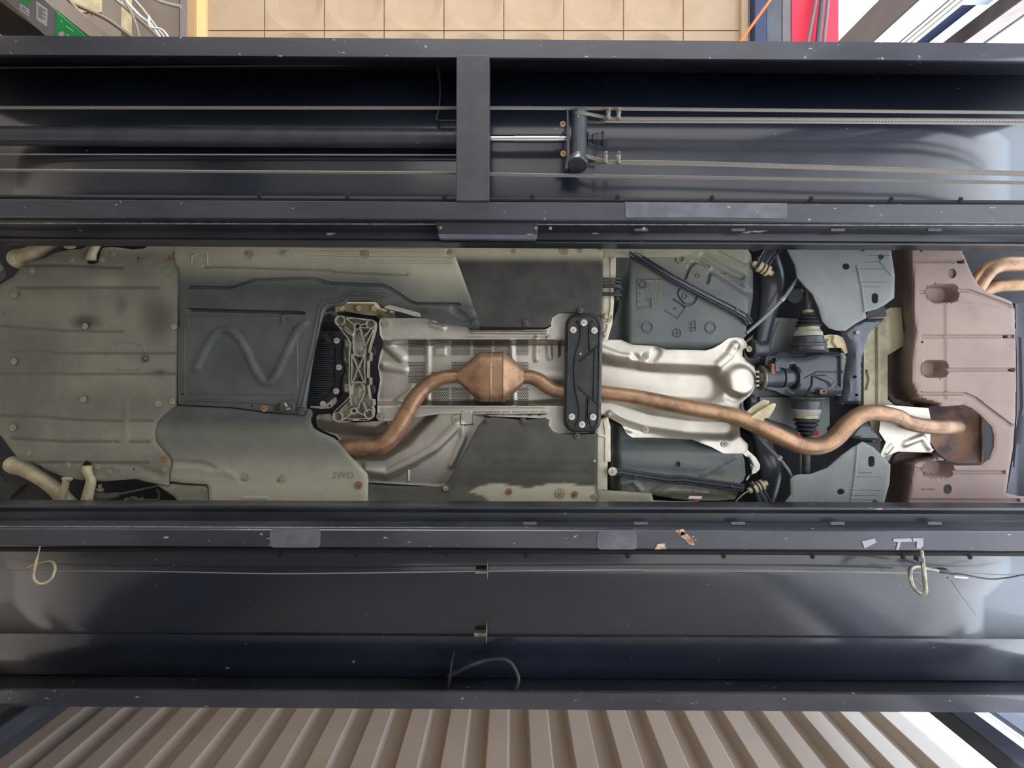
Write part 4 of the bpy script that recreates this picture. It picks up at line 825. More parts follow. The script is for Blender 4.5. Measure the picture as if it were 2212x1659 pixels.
rp = tube('rear_pipe', rear, M['rust'], car, 24, 5, rnd=True); rp['label'] = 'long rusty exhaust pipe running to the rear silencer'
for pts, d_, off in ((cE((1085, 612), (1130, 575), (1200, 530), (1245, 540), (1238, 570), (1130, 668)), 1.885, 0), (cE((1088, 672), (1170, 610), (1262, 558), (1285, 556), (1290, 572), (1272, 610), (1238, 662), (1215, 660), (1205, 672), (1200, 706), (1150, 690)), 1.868, 1)):
    plate('hanger_bracket', pts, d_, .004, M['dusty_metal'], rp, .001)['label'] = 'pale yellowed folded hanger bracket'
sb = sheet('silencer', cF((945, 990), (1010, 985), (1120, 990), (1190, 1020), (1252, 1050), (1252, 1332), (1120, 1335), (1050, 1320), (990, 1270), (945, 1200)), 2.02, M['rust_dark'], car, .08, 5, [ridge(cF((1247, 1050), (1247, 1330)), 1.5, .008, 2), ('fn', lambda X, Y: -.03 * ((Y - 940) / 60.0) ** 2)]); sb['label'] = 'scorched rusty end of the rear silencer'
for pts, d_ in (([(1190, 350, 46), (1225, 292, 46), (1262, 235, 46), (1310, 190, 45), (1380, 168, 44), (1460, 164, 44), (1600, 164, 44), (1750, 170, 44)], 1.99), ([(1200, 370, 40), (1250, 332, 41), (1290, 308, 42), (1350, 292, 42), (1450, 286, 42), (1600, 286, 42), (1750, 290, 42)], 2.03)):
    tube('tail_pipe', [gF(x, y) + (d_, r / 2.719) for x, y, r in pts], M['rust'], car, 20, 5)['label'] = 'rusty tail pipe at the right edge'

# ---- gearbox sump with cooling ribs
su = sheet('gearbox_sump', cN((60, 500), (180, 490), (240, 452), (370, 458), (376, 488), (470, 540), (520, 552), (530, 590), (522, 640), (510, 760), (545, 880), (548, 960), (508, 1060), (510, 1200), (520, 1230), (440, 1330), (370, 1440), (120, 1430), (60, 1420)), 1.965, M['brace'], car, .03, 3.5,
           [('area', cN((110, 500), (300, 512), (400, 580), (438, 640), (420, 1130), (360, 1240), (200, 1360), (60, 1400)), .012, 4), ridge(cN((120, 500), (300, 508), (400, 575), (440, 650), (422, 1120), (362, 1245), (190, 1370), (60, 1410)), .8, .004, 1.2), ridge(cN((376, 488), (505, 560), (520, 640), (505, 760), (542, 870), (545, 960), (505, 1060), (512, 1210), (380, 1350), (250, 1400)), .9, .006, 1.4)], smooth=35); su['label'] = 'black ribbed gearbox sump'
bmr = bmesh.new()
for i in range(31):
    yy = 545 + i * 27.3
    x1 = 428 if 640 < yy < 1130 else (320 + (yy - 540) * 1.0 if yy <= 640 else 428 - (yy - 1130) * 0.85)
    x0 = 250 - (yy - 500) * 0.22
    if x1 - x0 < 20: continue
    (ax, ay), (bx, by) = cN((x0, yy), (x1, yy + 8)); a = P(ax, ay, 1.953); b = P(bx, by, 1.953); a.z = CAMZ + 1.943; b.z = CAMZ + 1.955; boxm(bmr, a, b)
for y0_, y1_ in ((640, 850), (950, 1180)):
    yy = y0_
    while yy < y1_:
        (ax, ay), (bx, by) = cN((445, yy), (475, yy + 7)); a = P(ax, ay, 1.95); b = P(bx, by, 1.95); a.z = CAMZ + 1.955; b.z = CAMZ + 1.965; boxm(bmr, a, b); yy += 26
me = bpy.data.meshes.new('sump_ribs'); bmr.to_mesh(me); bmr.free(); meta(link('sump_ribs', me, M['black_metal'], su, 0), None, None, None, 'stuff')
bolts(su, cN((460, 568), (488, 908), (453, 1214), (283, 1378)), 1.958, 'white', 1.05, 'bright bolt with washer')
sheet('sump_flange', cN((120, 1402), (220, 1405), (250, 1410), (300, 1400), (440, 1290), (458, 1310), (455, 1360), (400, 1420), (370, 1435), (270, 1440), (120, 1425)), 1.955, M['cast'], su, .006, 3, [], [circ(*cN((366, 1403))[0], 2.2, 10)])['label'] = 'pale cast edge of the sump'
for y in (610, 1180):
    q = sheet('mount_clamp', cN((560, y - 58), (632, y - 50), (632, y + 80), (620, y + 70), (575, y + 40), (562, y)), 1.95, M['cast'], car, .02, 3, [boss(*cN((602, y + 15))[0], 5, .012, 2)]); q['label'] = 'pale clamp beside the gearbox bracket'
sheet('gearbox_tail', cN((510, 640), (560, 610), (620, 700), (600, 840), (570, 900), (600, 960), (640, 1050), (600, 1200), (530, 1240), (510, 1060), (548, 960), (548, 880)), 1.985, M['cast'], car, .01, 4, [ridge(cN((545, 820), (600, 900)), 1, .01, 4), ridge(cN((545, 640), (548, 1200)), 2, -.02, 8)])['label'] = 'pale cast gearbox tail'
for (x, y), r in zip(cN((925, 700), (915, 1190)), (8, 7)): lathe('rubber_mount', P(x - 8, y, 1.975), P(x + 5, y, 1.975), [(0, S(8, 1.97)), (.5, S(8, 1.97)), (.55, S(10, 1.97)), (.8, S(10, 1.97)), (.85, S(7, 1.97)), (1, S(7, 1.97))], M['rubber'], car, 20)
# ---- gearbox crossmember (cast bracket) : thin web with proud ribs
ol = cN((447, 310), (460, 275), (490, 253), (530, 252), (600, 268), (720, 280), (860, 295), (925, 305), (960, 335), (966, 375), (955, 430), (930, 530), (900, 620), (885, 700), (886, 716), (907, 722), (903, 825), (872, 832), (868, 1035), (900, 1045), (900, 1130), (870, 1145), (880, 1220), (895, 1310), (938, 1320), (948, 1385), (925, 1410), (940, 1460), (930, 1540), (900, 1575), (860, 1588), (700, 1590), (540, 1612), (470, 1605), (425, 1575), (420, 1520), (440, 1470), (600, 1320), (640, 1270), (635, 1200), (628, 1080), (630, 700), (640, 600), (610, 540), (560, 480), (500, 400), (455, 355))
RH = .034
ft = [ridge(ol, 1.6, RH, 1.2, True)]
for seg in (((590, 290), (700, 375)), ((590, 290), (700, 285), (850, 310)), ((500, 395), (680, 500)), ((700, 420), (670, 600)), ((770, 420), (835, 640)), ((745, 400), (890, 410)), ((770, 375), (860, 355)), ((900, 430), (820, 520)), ((940, 430), (850, 620)), ((670, 760), (820, 1100)), ((820, 760), (670, 1100)), ((665, 750), (830, 755)), ((665, 1105), (830, 1100)), ((640, 1260), (655, 1400)), ((830, 1220), (740, 1430)), ((800, 1360), (870, 1480)), ((545, 1590), (680, 1480)), ((730, 1480), (830, 1520)), ((560, 1560), (690, 1570), (840, 1560)), ((500, 1490), (640, 1330)), ((825, 750), (832, 1110)), ((665, 750), (660, 1110))):
    ft.append(ridge(cN(*seg), 1.0, RH, 1.2))
for (x, y), r in zip(cN((517, 313), (905, 360), (732, 388), (490, 1540), (880, 1505), (690, 1465)), (9.5, 9.5, 6, 9.5, 9.5, 6)): ft.append(ring(x, y, r, 1.2, RH, 1.2))
ft += [ridge(curve(cN((690, 560), (680, 650), (700, 740), (760, 765), (820, 740), (835, 660)), 4), 2.0, RH * .8, 1.5), ridge(curve(cN((660, 1250), (665, 1150), (700, 1105), (760, 1100), (810, 1140), (820, 1200)), 4), 2.0, RH * .8, 1.5), ('area', cN((740, 570), (800, 570), (825, 700), (790, 745), (735, 735)), .008, 2), ('area', cN((715, 1150), (760, 1110), (810, 1160), (800, 1230), (740, 1330), (710, 1320)), .008, 2), ('area', cN((540, 340), (680, 460), (680, 510), (620, 490), (530, 395)), .008, 3), ('area', cN((470, 1480), (640, 1340), (640, 1390), (560, 1480)), .008, 3)]
br = sheet('gearbox_crossmember', ol, 1.935, M['cast'], car, .03, 2.6, ft, [circ(*cN((732, 388))[0], 4.2, 14), circ(*cN((690, 1465))[0], 3.6, 14), cN((700, 785), (745, 850), (795, 785)), cN((705, 1075), (745, 990), (785, 1075)), cN((800, 435), (855, 435), (822, 480))], smooth=35, lift=.02)
br['label'] = 'pale cast aluminium crossmember with ribs'
bolts(br, cN((520, 313), (903, 363), (490, 1545), (880, 1507)), 1.930, 'cast', 1.0); bolts(br, cN((787, 668), (775, 1200)), 1.925, 'white', .6); bolts(br, cN((642, 443), (617, 1417), (785, 598), (725, 1385)), 1.930, 'cast', .55)
# engine block bits above the cut-out
eb = sheet('engine_flange', cN((440, 110), (560, 75), (950, 75), (1010, 150), (1185, 190), (1185, 290), (1010, 290), (960, 250), (820, 235), (560, 190), (440, 200)), 2.0, M['dusty_metal'], car, .03, 5, [ridge(cN((560, 90), (930, 92)), 1.5, .01, 3), ridge(cN((960, 150), (1180, 215)), 2, .012, 4)]); eb['label'] = 'dusty tan casting above the gearbox bracket'
sheet('gearbox_case', cN((250, 140), (560, 190), (990, 250), (980, 420), (250, 440)), 2.03, M['dark'], car, .03, 6, [ridge(cN((300, 300), (900, 330)), 8, .012, 10)])
for (x, y) in cN((340, 160), (525, 160), (740, 160), (935, 165)): lathe('stud', P(x, y, 2.02), P(x, y, 1.985), [(0, S(6.5, 2)), (.7, S(6.5, 2)), (1, S(5, 2))], M['dusty_metal'] if x > 730 else M['dark'], eb, 18)
bolts(eb, cN((1010, 246), (1120, 195)), 1.99, 'bolt_dark', .8)
tube('front_pipe_boss', [gB(x, y) + (1.97, 7) for x, y in ((1100, 215), (1145, 215))], M['dusty_metal'], car, 14, 1)

# ---- black brace plate
pol = rrect(1221.5, 677, 1302, 934, 25, 8); pol = [(x - (y - 677) / 257 * 5 + 1, y) for x, y in pol]
ft = [('edge', 5, -.006), ridge([(x * .84 + 1260 * .16 - .5, y * .955 + 805 * .045) for x, y in pol], .9, .006, 1.2, True),
      ridge(curve(cD((250, 685), (275, 735), (270, 830), (238, 930), (226, 1050), (230, 1200), (258, 1330), (266, 1430), (232, 1510)), 4), 1.3, .008, 1.3), ridge(cD((180, 700), (172, 1050), (170, 1470)), .9, .006, 1.2), ridge(curve(cD((368, 680), (345, 740), (348, 910)), 4), 1.2, .008, 1.2), ridge(cD((388, 890), (378, 1290)), 1.2, .008, 1.2), ridge(curve(cD((340, 1280), (335, 1430), (360, 1520)), 4), 1.2, .008, 1.2), ridge(cD((420, 870), (330, 945), (270, 992)), .9, .005, 1.5), ridge(cD((262, 1205), (330, 1270), (410, 1335)), .9, .005, 1.5), ridge(cD((322, 1290), (318, 1500)), .7, .004, 1.2)]
ft += [boss(x, y, 5.5, .004, 2) for x, y in cD((300, 690), (215, 748), (383, 752), (203, 1438), (373, 1440), (285, 1500))]
bp = sheet('tunnel_brace', pol, 1.893, M['brace'], car, .02, 2.6, ft, smooth=35); bp['label'] = 'black rounded steel brace plate with six bright bolts'
bolts(bp, cD((300, 690), (215, 748), (383, 752), (203, 1438), (373, 1440), (285, 1500)), 1.888, 'white', 1.1, 'bright bolt with washer'); bolts(bp, cD((273, 937)), 1.892, 'white', .35)

# ---- cream body crossmember, brake lines, sills
cr = sheet('body_crossmember', cD((440, 150), (556, 165), (555, 300), (545, 480), (530, 690), (490, 830), (440, 840)), 1.94, M['cream'], car, .05, 4, [ridge(cD((515, 180), (512, 560), (490, 700), (470, 800)), .8, .006, 2), ridge(cD((450, 700), (500, 690), (520, 640)), 1, .008, 3), ('edge', 3, -.006)]); cr['label'] = 'cream body crossmember beside the upper tank'
cr2 = sheet('body_crossmember', cE((20, 690), (110, 655), (128, 720), (130, 968), (108, 975), (106, 1172), (20, 1170)), 1.94, M['cream'], car, .05, 4, [ridge(cE((80, 690), (90, 760), (88, 960)), .8, .006, 2), ridge(cE((40, 780), (90, 790)), 1, .006, 3), ('edge', 3, -.006)]); cr2['label'] = 'cream body crossmember beside the lower tank'
for (x, y) in cD((470, 640), (470, 780)): lathe('grommet', P(x, y, 1.94), P(x, y, 1.93), [(0, .012), (.6, .010), (1, .006)], M['cream'], cr, 14)
for y0_, y1_, r in ((338, 345, 2.0), (362, 380, 2.2), (390, 405, 3.0), (402, 425, 2.8), (452, 462, 2.2), (468, 478, 2.4)):
    tube('brake_line', [gD + (dd, r) for gD, dd in zip(cD((430, y0_), (500, y0_), (560, y0_ + 1), (590, (y0_ + y1_) / 2), (596, y1_ + 20)), (1.915, 1.915, 1.917, 1.93, 1.97))], M['rubber'], car, 10, 4)
plate('line_clip', cD((545, 400), (590, 405), (590, 480), (575, 518), (555, 500)), 1.935, .03, M['rubber'], car)
so = sheet('rear_sill', cD((448, 60), (1420, 60), (1330, 86), (1220, 118), (1105, 152), (1040, 166), (556, 165), (450, 160)), 1.93, M['sill'], car, .01, 5, [ridge(cD((560, 105), (760, 110), (1000, 145)), 1, .005, 4), ('edge', 3, -.003)]); so['label'] = 'pale dusty sill above the upper tank'
s2 = sheet('rear_sill', cE((28, 1168), (300, 1185), (418, 1194), (430, 1245), (560, 1250), (700, 1250), (860, 1262), (940, 1262), (920, 1300), (28, 1300)), 1.93, M['sill'], car, .01, 5, [('edge', 3, -.004)]); s2['label'] = 'pale dusty sill below the lower tank'

# ---- fuel tank, upper
pol = cD((540, 160), (620, 150), (1048, 150), (1110, 140), (1250, 100), (1560, 70), (1600, 95), (1632, 150), (1646, 260), (1646, 500), (1622, 640), (1592, 700), (1594, 790), (1540, 850), (1300, 960), (950, 960), (850, 930), (600, 880), (480, 830), (540, 730), (610, 560), (632, 400), (560, 340))
ft = [('fn', lambda X, Y: -.10 * smoothstep((1362 - X) / 30) - .03 * smoothstep((X - 1612) / 14) - .03 * smoothstep((Y - 735) / 30)),
      ring(*cD((807, 725))[0], 11, 1.2, .005, 1.5), ring(*cD((1310, 728))[0], 11, 1.2, .005, 1.5), ring(*cD((1035, 773))[0], 9, .7, -.004, 1), ridge(cD((1035, 740), (1035, 808)), .6, -.004, .8), ridge(cD((1000, 773), (1070, 773)), .6, -.004, .8),
      ('area', cD((1135, 690), (1175, 670), (1190, 690), (1188, 755), (1135, 760)), -.004, 1), ridge(cD((1160, 680), (1160, 758)), .4, .003, .6), ridge(cD((1135, 705), (1188, 705)), .4, .003, .6), ridge(cD((1135, 732), (1188, 732)), .4, .003, .6),
      ridge(cD((1010, 505), (1095, 562)), 1.2, -.008, 1.2), ridge(cD((945, 590), (1050, 655), (1105, 575)), .6, .004, 1), ring(*cD((1024, 577))[0], 2.2, .4, .003, .6),
      ridge(curve(cD((1055, 420), (1045, 470), (1085, 530), (1130, 548), (1180, 520), (1195, 480)), 4), 1.6, -.008, 1.6), ring(*cD((1103, 480))[0], 5, .8, .005, 1),
      ridge(cD((1108, 330), (1125, 280), (1165, 215), (1200, 200), (1290, 240), (1305, 290), (1285, 370)), 1.5, -.010, 3), ring(*cD((1207, 315))[0], 4.5, .5, .004, .8), ring(*cD((1068, 182))[0], 8, 2, .008, 1.5),
      ridge(cD((1250, 160), (1420, 260), (1560, 330)), 3, -.014, 8), ridge(cD((1330, 270), (1450, 340), (1600, 440)), 3, -.014, 8), ridge(cD((1380, 110), (1500, 170), (1590, 210)), 2, -.010, 7),
      ridge(cD((735, 350), (725, 360), (725, 560), (740, 575), (840, 572), (838, 510), (795, 505)), .4, .002, .7), ridge(cD((735, 350), (910, 352)), .4, .002, .7), ring(*cD((768, 385))[0], 8.6, .5, .003, .7), ring(*cD((768, 385))[0], 6, .5, .003, .7)]
for i in range(6): ft.append(ridge(cD((728, 425 + 20 * i), (748, 425 + 20 * i)), .3, .002, .5))
tk = sheet('fuel_tank', pol, 1.955, M['tank'], car, .1, 4.5, ft, (), lambda X, Y: .75 * smoothstep((640 - Y) / 120) * smoothstep((X - 1360) / 60), smooth=60); tk['label'] = 'dark plastic fuel tank half with moulded writing'
for s_, x, y, h_ in (('VP-HDX', 505, 300, 17), ('EMV  1 FUEL10', 560, 400, 14), ('TEMPTY AVAILABLE', 622, 430, 14), ('Patent  Anspruch', 690, 500, 14), ('Kunststofftank System', 742, 510, 16), ('2015', 305, 520, 17)):
    text('moulded_text', s_, *cK((x, y))[0], 1.9545, h_ * .42, M['emb'], tk, math.pi / 2 - (.12 if s_ == '2015' else 0), .0006)
def strap(name, cl, w, d_, par, m, lab, dz=None):
    n = len(cl); L_, R_ = [], []
    for i in range(n):
        a = cl[max(i - 1, 0)]; b = cl[min(i + 1, n - 1)]; tx, ty = b[0] - a[0], b[1] - a[1]; l = math.hypot(tx, ty); nx, ny = -ty / l * w, tx / l * w
        L_.append((cl[i][0] + nx, cl[i][1] + ny)); R_.append((cl[i][0] - nx, cl[i][1] - ny))
    off = lambda k: [(x + (lx - x) * k, y + (ly - y) * k) for (x, y), (lx, ly) in zip(cl, L_)]
    f = [ridge(off(-.75), .7, .006, 1.1), ridge(off(.75), .7, .006, 1.1), ridge(off(0.05), w * .28, .007, 1.4)]
    if dz: f.append(('fn', dz))
    o = sheet(name, L_ + R_[::-1], d_, m, par, .006, 3, f, smooth=40); o['label'] = lab; return o
strap('tank_strap', cD((660, 130), (775, 192), (1000, 330), (1250, 462), (1500, 590), (1590, 645), (1622, 700)), 8.2, 1.935, car, M['black_metal'], 'black pressed steel strap slanting across the upper tank', lambda X, Y: -.03 * smoothstep((X - 1606) / 14))
bolts(tk, cD((1520, 583)), 1.925, 'bolt_dark', .5)
# ---- fuel tank, lower
pol = cE((130, 690), (240, 740), (440, 760), (700, 800), (950, 870), (1050, 900), (1068, 960), (1075, 1060), (1058, 1100), (1020, 1130), (1025, 1190), (1000, 1230), (880, 1240), (690, 1240), (430, 1205), (140, 1185), (125, 1100), (130, 800))
ft = [('fn', lambda X, Y: -.06 * smoothstep((1340 - X) / 16) - .05 * smoothstep((985 - Y) / 40) - .03 * smoothstep((Y - 1062) / 14)), boss(*cE((595, 985))[0], 4.5, -.016, 2), ridge(cE((770, 1060), (1000, 930)), 1, .006, 5), ridge(cE((200, 1130), (280, 1100), (340, 1170)), 2, .010, 6), ridge(cE((420, 1190), (520, 1130), (700, 1140), (1000, 1190)), 2, -.012, 8), ridge(cE((200, 960), (900, 1010)), 3, .004, 14)]
tl = sheet('fuel_tank', pol, 1.95, M['tank'], car, .1, 4.5, ft, (), lambda X, Y: .5 * smoothstep((Y - 1000) / 80) * smoothstep((X - 1340) / 60), smooth=60); tl['label'] = 'dark plastic lower fuel tank half'
strap('tank_strap', cE((120, 1032), (200, 1040), (400, 1072), (560, 1094), (620, 1090), (800, 1115), (1062, 1150)), 8.0, 1.93, car, M['black_metal'], 'black pressed steel strap across the lower tank')
bolts(tl, cE((140, 1035)), 1.915, 'white', 1.5, 'bright strap bolt'); bolts(tl, cE((302, 1068), (980, 1140)), 1.92, 'bolt_dark', .45)
plate('sticker', cE((683, 1208), (770, 1212), (765, 1228), (672, 1226)), 1.945, .003, M['label'], tl, 0)['label'] = 'white sticker'
plate('sticker', cE((718, 1233), (752, 1235), (750, 1244), (716, 1243)), 1.943, .003, M['red'], tl, 0)['label'] = 'red sticker'

# ---- rear axle: subframe tubes, links, bolts
def arm(name, pts, m, lab=None, n=18, flat=None):
    o = tube(name, pts, m, car, n, 5, flat=flat)
    if lab: o['label'] = lab
    return o
gL = lambda x, y: cL((x, y))[0]; gM = lambda x, y: cM((x, y))[0]
arm('subframe_arm', [gL(x, y) + (d, r) for x, y, d, r in ((760, 200, 2.06, 26), (830, 450, 2.04, 27), (850, 700, 2.03, 26), (800, 1000, 2.03, 22), (740, 1300, 2.04, 18), (670, 1650, 2.05, 16))], M['black_metal'], 'black curved rear subframe arm, upper side', flat=.6)
arm('subframe_arm', [gM(x, y) + (d, r) for x, y, d, r in ((500, 250, 2.06, 18), (560, 500, 2.05, 20), (640, 750, 2.04, 24), (700, 980, 2.04, 25), (680, 1200, 2.05, 24), (600, 1500, 2.06, 22))], M['black_metal'], 'black curved rear subframe arm, lower side', flat=.6)
lathe('bump_cup', P(*gL(1240, 860), 2.06), P(*gL(1240, 860), 1.99), [(0, S(21, 2)), (.8, S(20, 2)), (1, S(15, 2))], M['black_metal'], car, 28)
for f_, pts in ((gL, ((410, 1500), (700, 1250), (1030, 920), (1200, 690), (1290, 540))), (gM, ((430, 290), (620, 520), (850, 740), (1030, 980), (1090, 1120)))):
    q = [f_(x, y) + (1.955, 3.6 if i < 4 else 1.8) for i, (x, y) in enumerate(pts)]
    o = tube('sensor_lead', q, M['wing'], car, 10, 3); o['label'] = 'grey sleeved cable beside the rear axle'
    x, y = f_(*pts[2]); lathe('cable_clip', P(x - 4, y + 4, 1.955), P(x + 4, y - 4, 1.955), [(0, S(5, 1.955)), (1, S(5, 1.955))], M['bolt_pale'], o, 12)
def washers(f_, c0, c1, r, par):
    (x0, y0), (x1, y1) = f_(*c0), f_(*c1)
    lathe('link_bolt', P(x0, y0, 1.97), P(x1, y1, 1.97), [(0, S(3, 1.97)), (.06, S(6.5, 1.97)), (.2, S(6.5, 1.97)), (.21, S(4, 1.97)), (.27, S(4, 1.97)), (.28, r), (.42, r), (.43, S(4, 1.97)), (.5, S(4, 1.97)), (.51, r), (.58, r), (.59, S(4, 1.97)), (.66, S(4, 1.97)), (.67, r * 1.05), (.78, r * 1.05), (.79, S(6, 1.97)), (.98, S(6, 1.97)), (1, S(4, 1.97))], M['dusty_metal'], par, 20)['label'] = 'cream bolt and washers'
washers(gL, (515, 300), (860, 490), S(11.5, 1.97), car); washers(gM, (290, 1340), (640, 1180), S(11.5, 1.97), car)
for pts, w_ in ((((560, 400), (650, 290), (700, 180), (790, 30), (830, -60)), 5), (((700, 340), (790, 200), (870, 100), (960, -60)), 6), (((790, 350), (880, 200), (980, 90), (1060, -60)), 3)):
    tube('control_link', [gL(x, y) + (1.96, w_) for x, y in pts], M['black_metal'], car, 10, 4, flat=.5)
for pts, w_ in ((((350, 1170), (420, 1280), (480, 1450), (560, 1650), (600, 1750)), 5), (((470, 1300), (560, 1440), (660, 1600), (740, 1750)), 6), (((570, 1300), (660, 1450), (780, 1630), (850, 1750)), 3)):
    tube('control_link', [gM(x, y) + (1.96, w_) for x, y in pts], M['black_metal'], car, 10, 4, flat=.5)
for f_, c, r in ((gL, (560, -20), 17), (gM, (300, 1720), 22)): x, y = f_(*c); lathe('spring_cup', P(x, y, 2.0), P(x, y, 1.965), [(0, S(r, 2)), (.6, S(r, 2)), (.8, S(r * .92, 2)), (1, S(r * .85, 2))], M['black_metal'], car, 32)
tube('cup_lip', [gM(x, y) + (1.965, 1.2) for x, y in ((-40, 1680), (80, 1520), (200, 1400), (290, 1340))], M['dusty_metal'], car, 8, 4)
# greenish grey body panels behind the differential
sheet('boot_floor', [(1610, 738), (1672, 686), (1760, 690), (1768, 960), (1640, 958), (1600, 900)], 2.06, M['wing'], car, .02, 8, [ridge(cO((420, 350), (440, 200), (520, 0)), 2, .01, 4)])['label'] = 'grey-green floor behind the differential'
sheet('boot_floor', [(1642, 858), (1792, 858), (1792, 918), (1786, 925), (1790, 960), (1786, 930), (1780, 925)][:5] + [(1700, 918), (1642, 900)], 2.04, M['wing'], car, .02, 8)['label'] = 'grey-green floor below the differential'
plate('axle_link', [(1728, 980), (1745, 980), (1745, 1030), (1728, 1030)], 2.0, .02, M['wing'], car)
# ---- differential
dz = 1.965
df = sheet('differential', cO((345, 470), (360, 440), (480, 440), (540, 385), (700, 370), (1100, 375), (1200, 380), (1370, 380), (1385, 440), (1400, 460), (1410, 860), (1400, 960), (1320, 985), (1120, 985), (1090, 940), (960, 935), (900, 1010), (700, 1000), (560, 960), (480, 920), (350, 890), (330, 700)), 2.0, M['black_metal'], car, .05, 4,
           [('fn', lambda X, Y: .035 * np.clip(1 - ((Y - cO((0, 700))[0][1]) / 52) ** 2, 0, 1) ** .5), ridge(cO((500, 468), (870, 468), (940, 440), (1110, 425), (1340, 430)), .8, .006, 1.5), ridge(cO((550, 745), (880, 748), (1000, 690), (1060, 658), (1440, 660)), .8, .006, 1.3), ridge(cO((720, 590), (710, 760), (715, 900)), 3, -.014, 5), ridge(cO((1335, 470), (1340, 840)), 4, -.012, 3), ('area', cO((1020, 710), (1160, 705), (1280, 780), (1220, 850), (1190, 800), (1040, 740)), .008, 3), ridge(cO((990, 730), (980, 850), (900, 990)), 1, .008, 2.5)], smooth=50)
df['label'] = 'black finned differential housing'
def hx(x, y, d=dz): return P(*cO((x, y))[0], d)
lathe('input_neck', hx(195, 740), hx(760, 740), [(0, .02), (.02, .034), (.05, .036), (.06, .034), (.12, .036), (.13, .046), (.2, .046), (.24, .040), (.34, .038), (.5, .040), (.6, .042), (.61, .034), (.64, .034), (.65, .041), (.86, .036), (.88, .031), (.93, .031), (.94, .048), (1, .048)], M['black_metal'], df, 36)
for k_, yy in enumerate((640, 710, 770, 830)): plate('flange_tooth', cO((212, yy), (258, yy + 4), (258, yy + 34), (212, yy + 30)), 1.905 + .008 * abs(k_ - 1.5), .006, M['bolt_pale'], df, .001)
lathe('bearing_ring', hx(265, 740, 1.96), hx(290, 740, 1.96), [(0, .044), (.3, .050), (.7, .050), (1, .046)], M['zinc'], df, 36)
sheet('housing_bracket', cO((478, 470), (500, 460), (525, 480), (540, 620), (545, 760), (490, 770), (480, 640)), 1.935, M['black_metal'], df, .03, 3, [ring(*cO((505, 487))[0], 3.5, .8, .005, 1)])
rp_ = sheet('rust_patch', cO((378, 690), (425, 670), (428, 545), (465, 545), (470, 640), (480, 680), (478, 765), (378, 758)), 1.93, M['rust_orange'], df, .02, 3); rp_['label'] = 'orange rusty bracket on the housing'
cv = sheet('rear_cover', cO((1370, 400), (1420, 395), (1445, 450), (1480, 452), (1492, 480), (1480, 515), (1450, 530), (1462, 620), (1500, 640), (1518, 680), (1500, 715), (1462, 745), (1455, 800), (1482, 812), (1485, 850), (1462, 865), (1430, 870), (1428, 960), (1400, 985), (1320, 985), (1310, 900), (1390, 880), (1400, 460)), 1.985, M['bolt_dark'], df, .03, 3, [('edge', 1.5, .003)]); cv['label'] = 'toothed rear cover of the differential'
M['cover'] = M['wing']; cv.data.materials.clear(); cv.data.materials.append(M['body'])
for pts in (((1100, 335), (1120, 318), (1205, 322), (1215, 378), (1105, 378)), ((1090, 905), (1180, 905), (1185, 955), (1100, 965))): sheet('mount_lug', cO(*pts), 1.955, M['rust_dark'], df, .02, 2.5, [], [circ(sum(p[0] for p in cO(*pts)) / len(pts) + 1.5, sum(p[1] for p in cO(*pts)) / len(pts), 2.4, 10)])['label'] = 'rusty mounting lug'
sheet('damper_shield', cO((1110, 200), (1150, 155), (1230, 145), (1330, 150), (1400, 180), (1440, 215), (1535, 355), (1440, 415), (1390, 330), (1290, 325), (1200, 330), (1140, 275)), 1.975, M['dusty_metal'], car, .012, 3, [ridge(cO((1150, 260), (1200, 190), (1260, 180)), 1.5, -.012, 3), ridge(cO((1260, 180), (1250, 260), (1300, 320)), 1.5, -.010, 3)])['label'] = 'pale folded shield beside the differential'
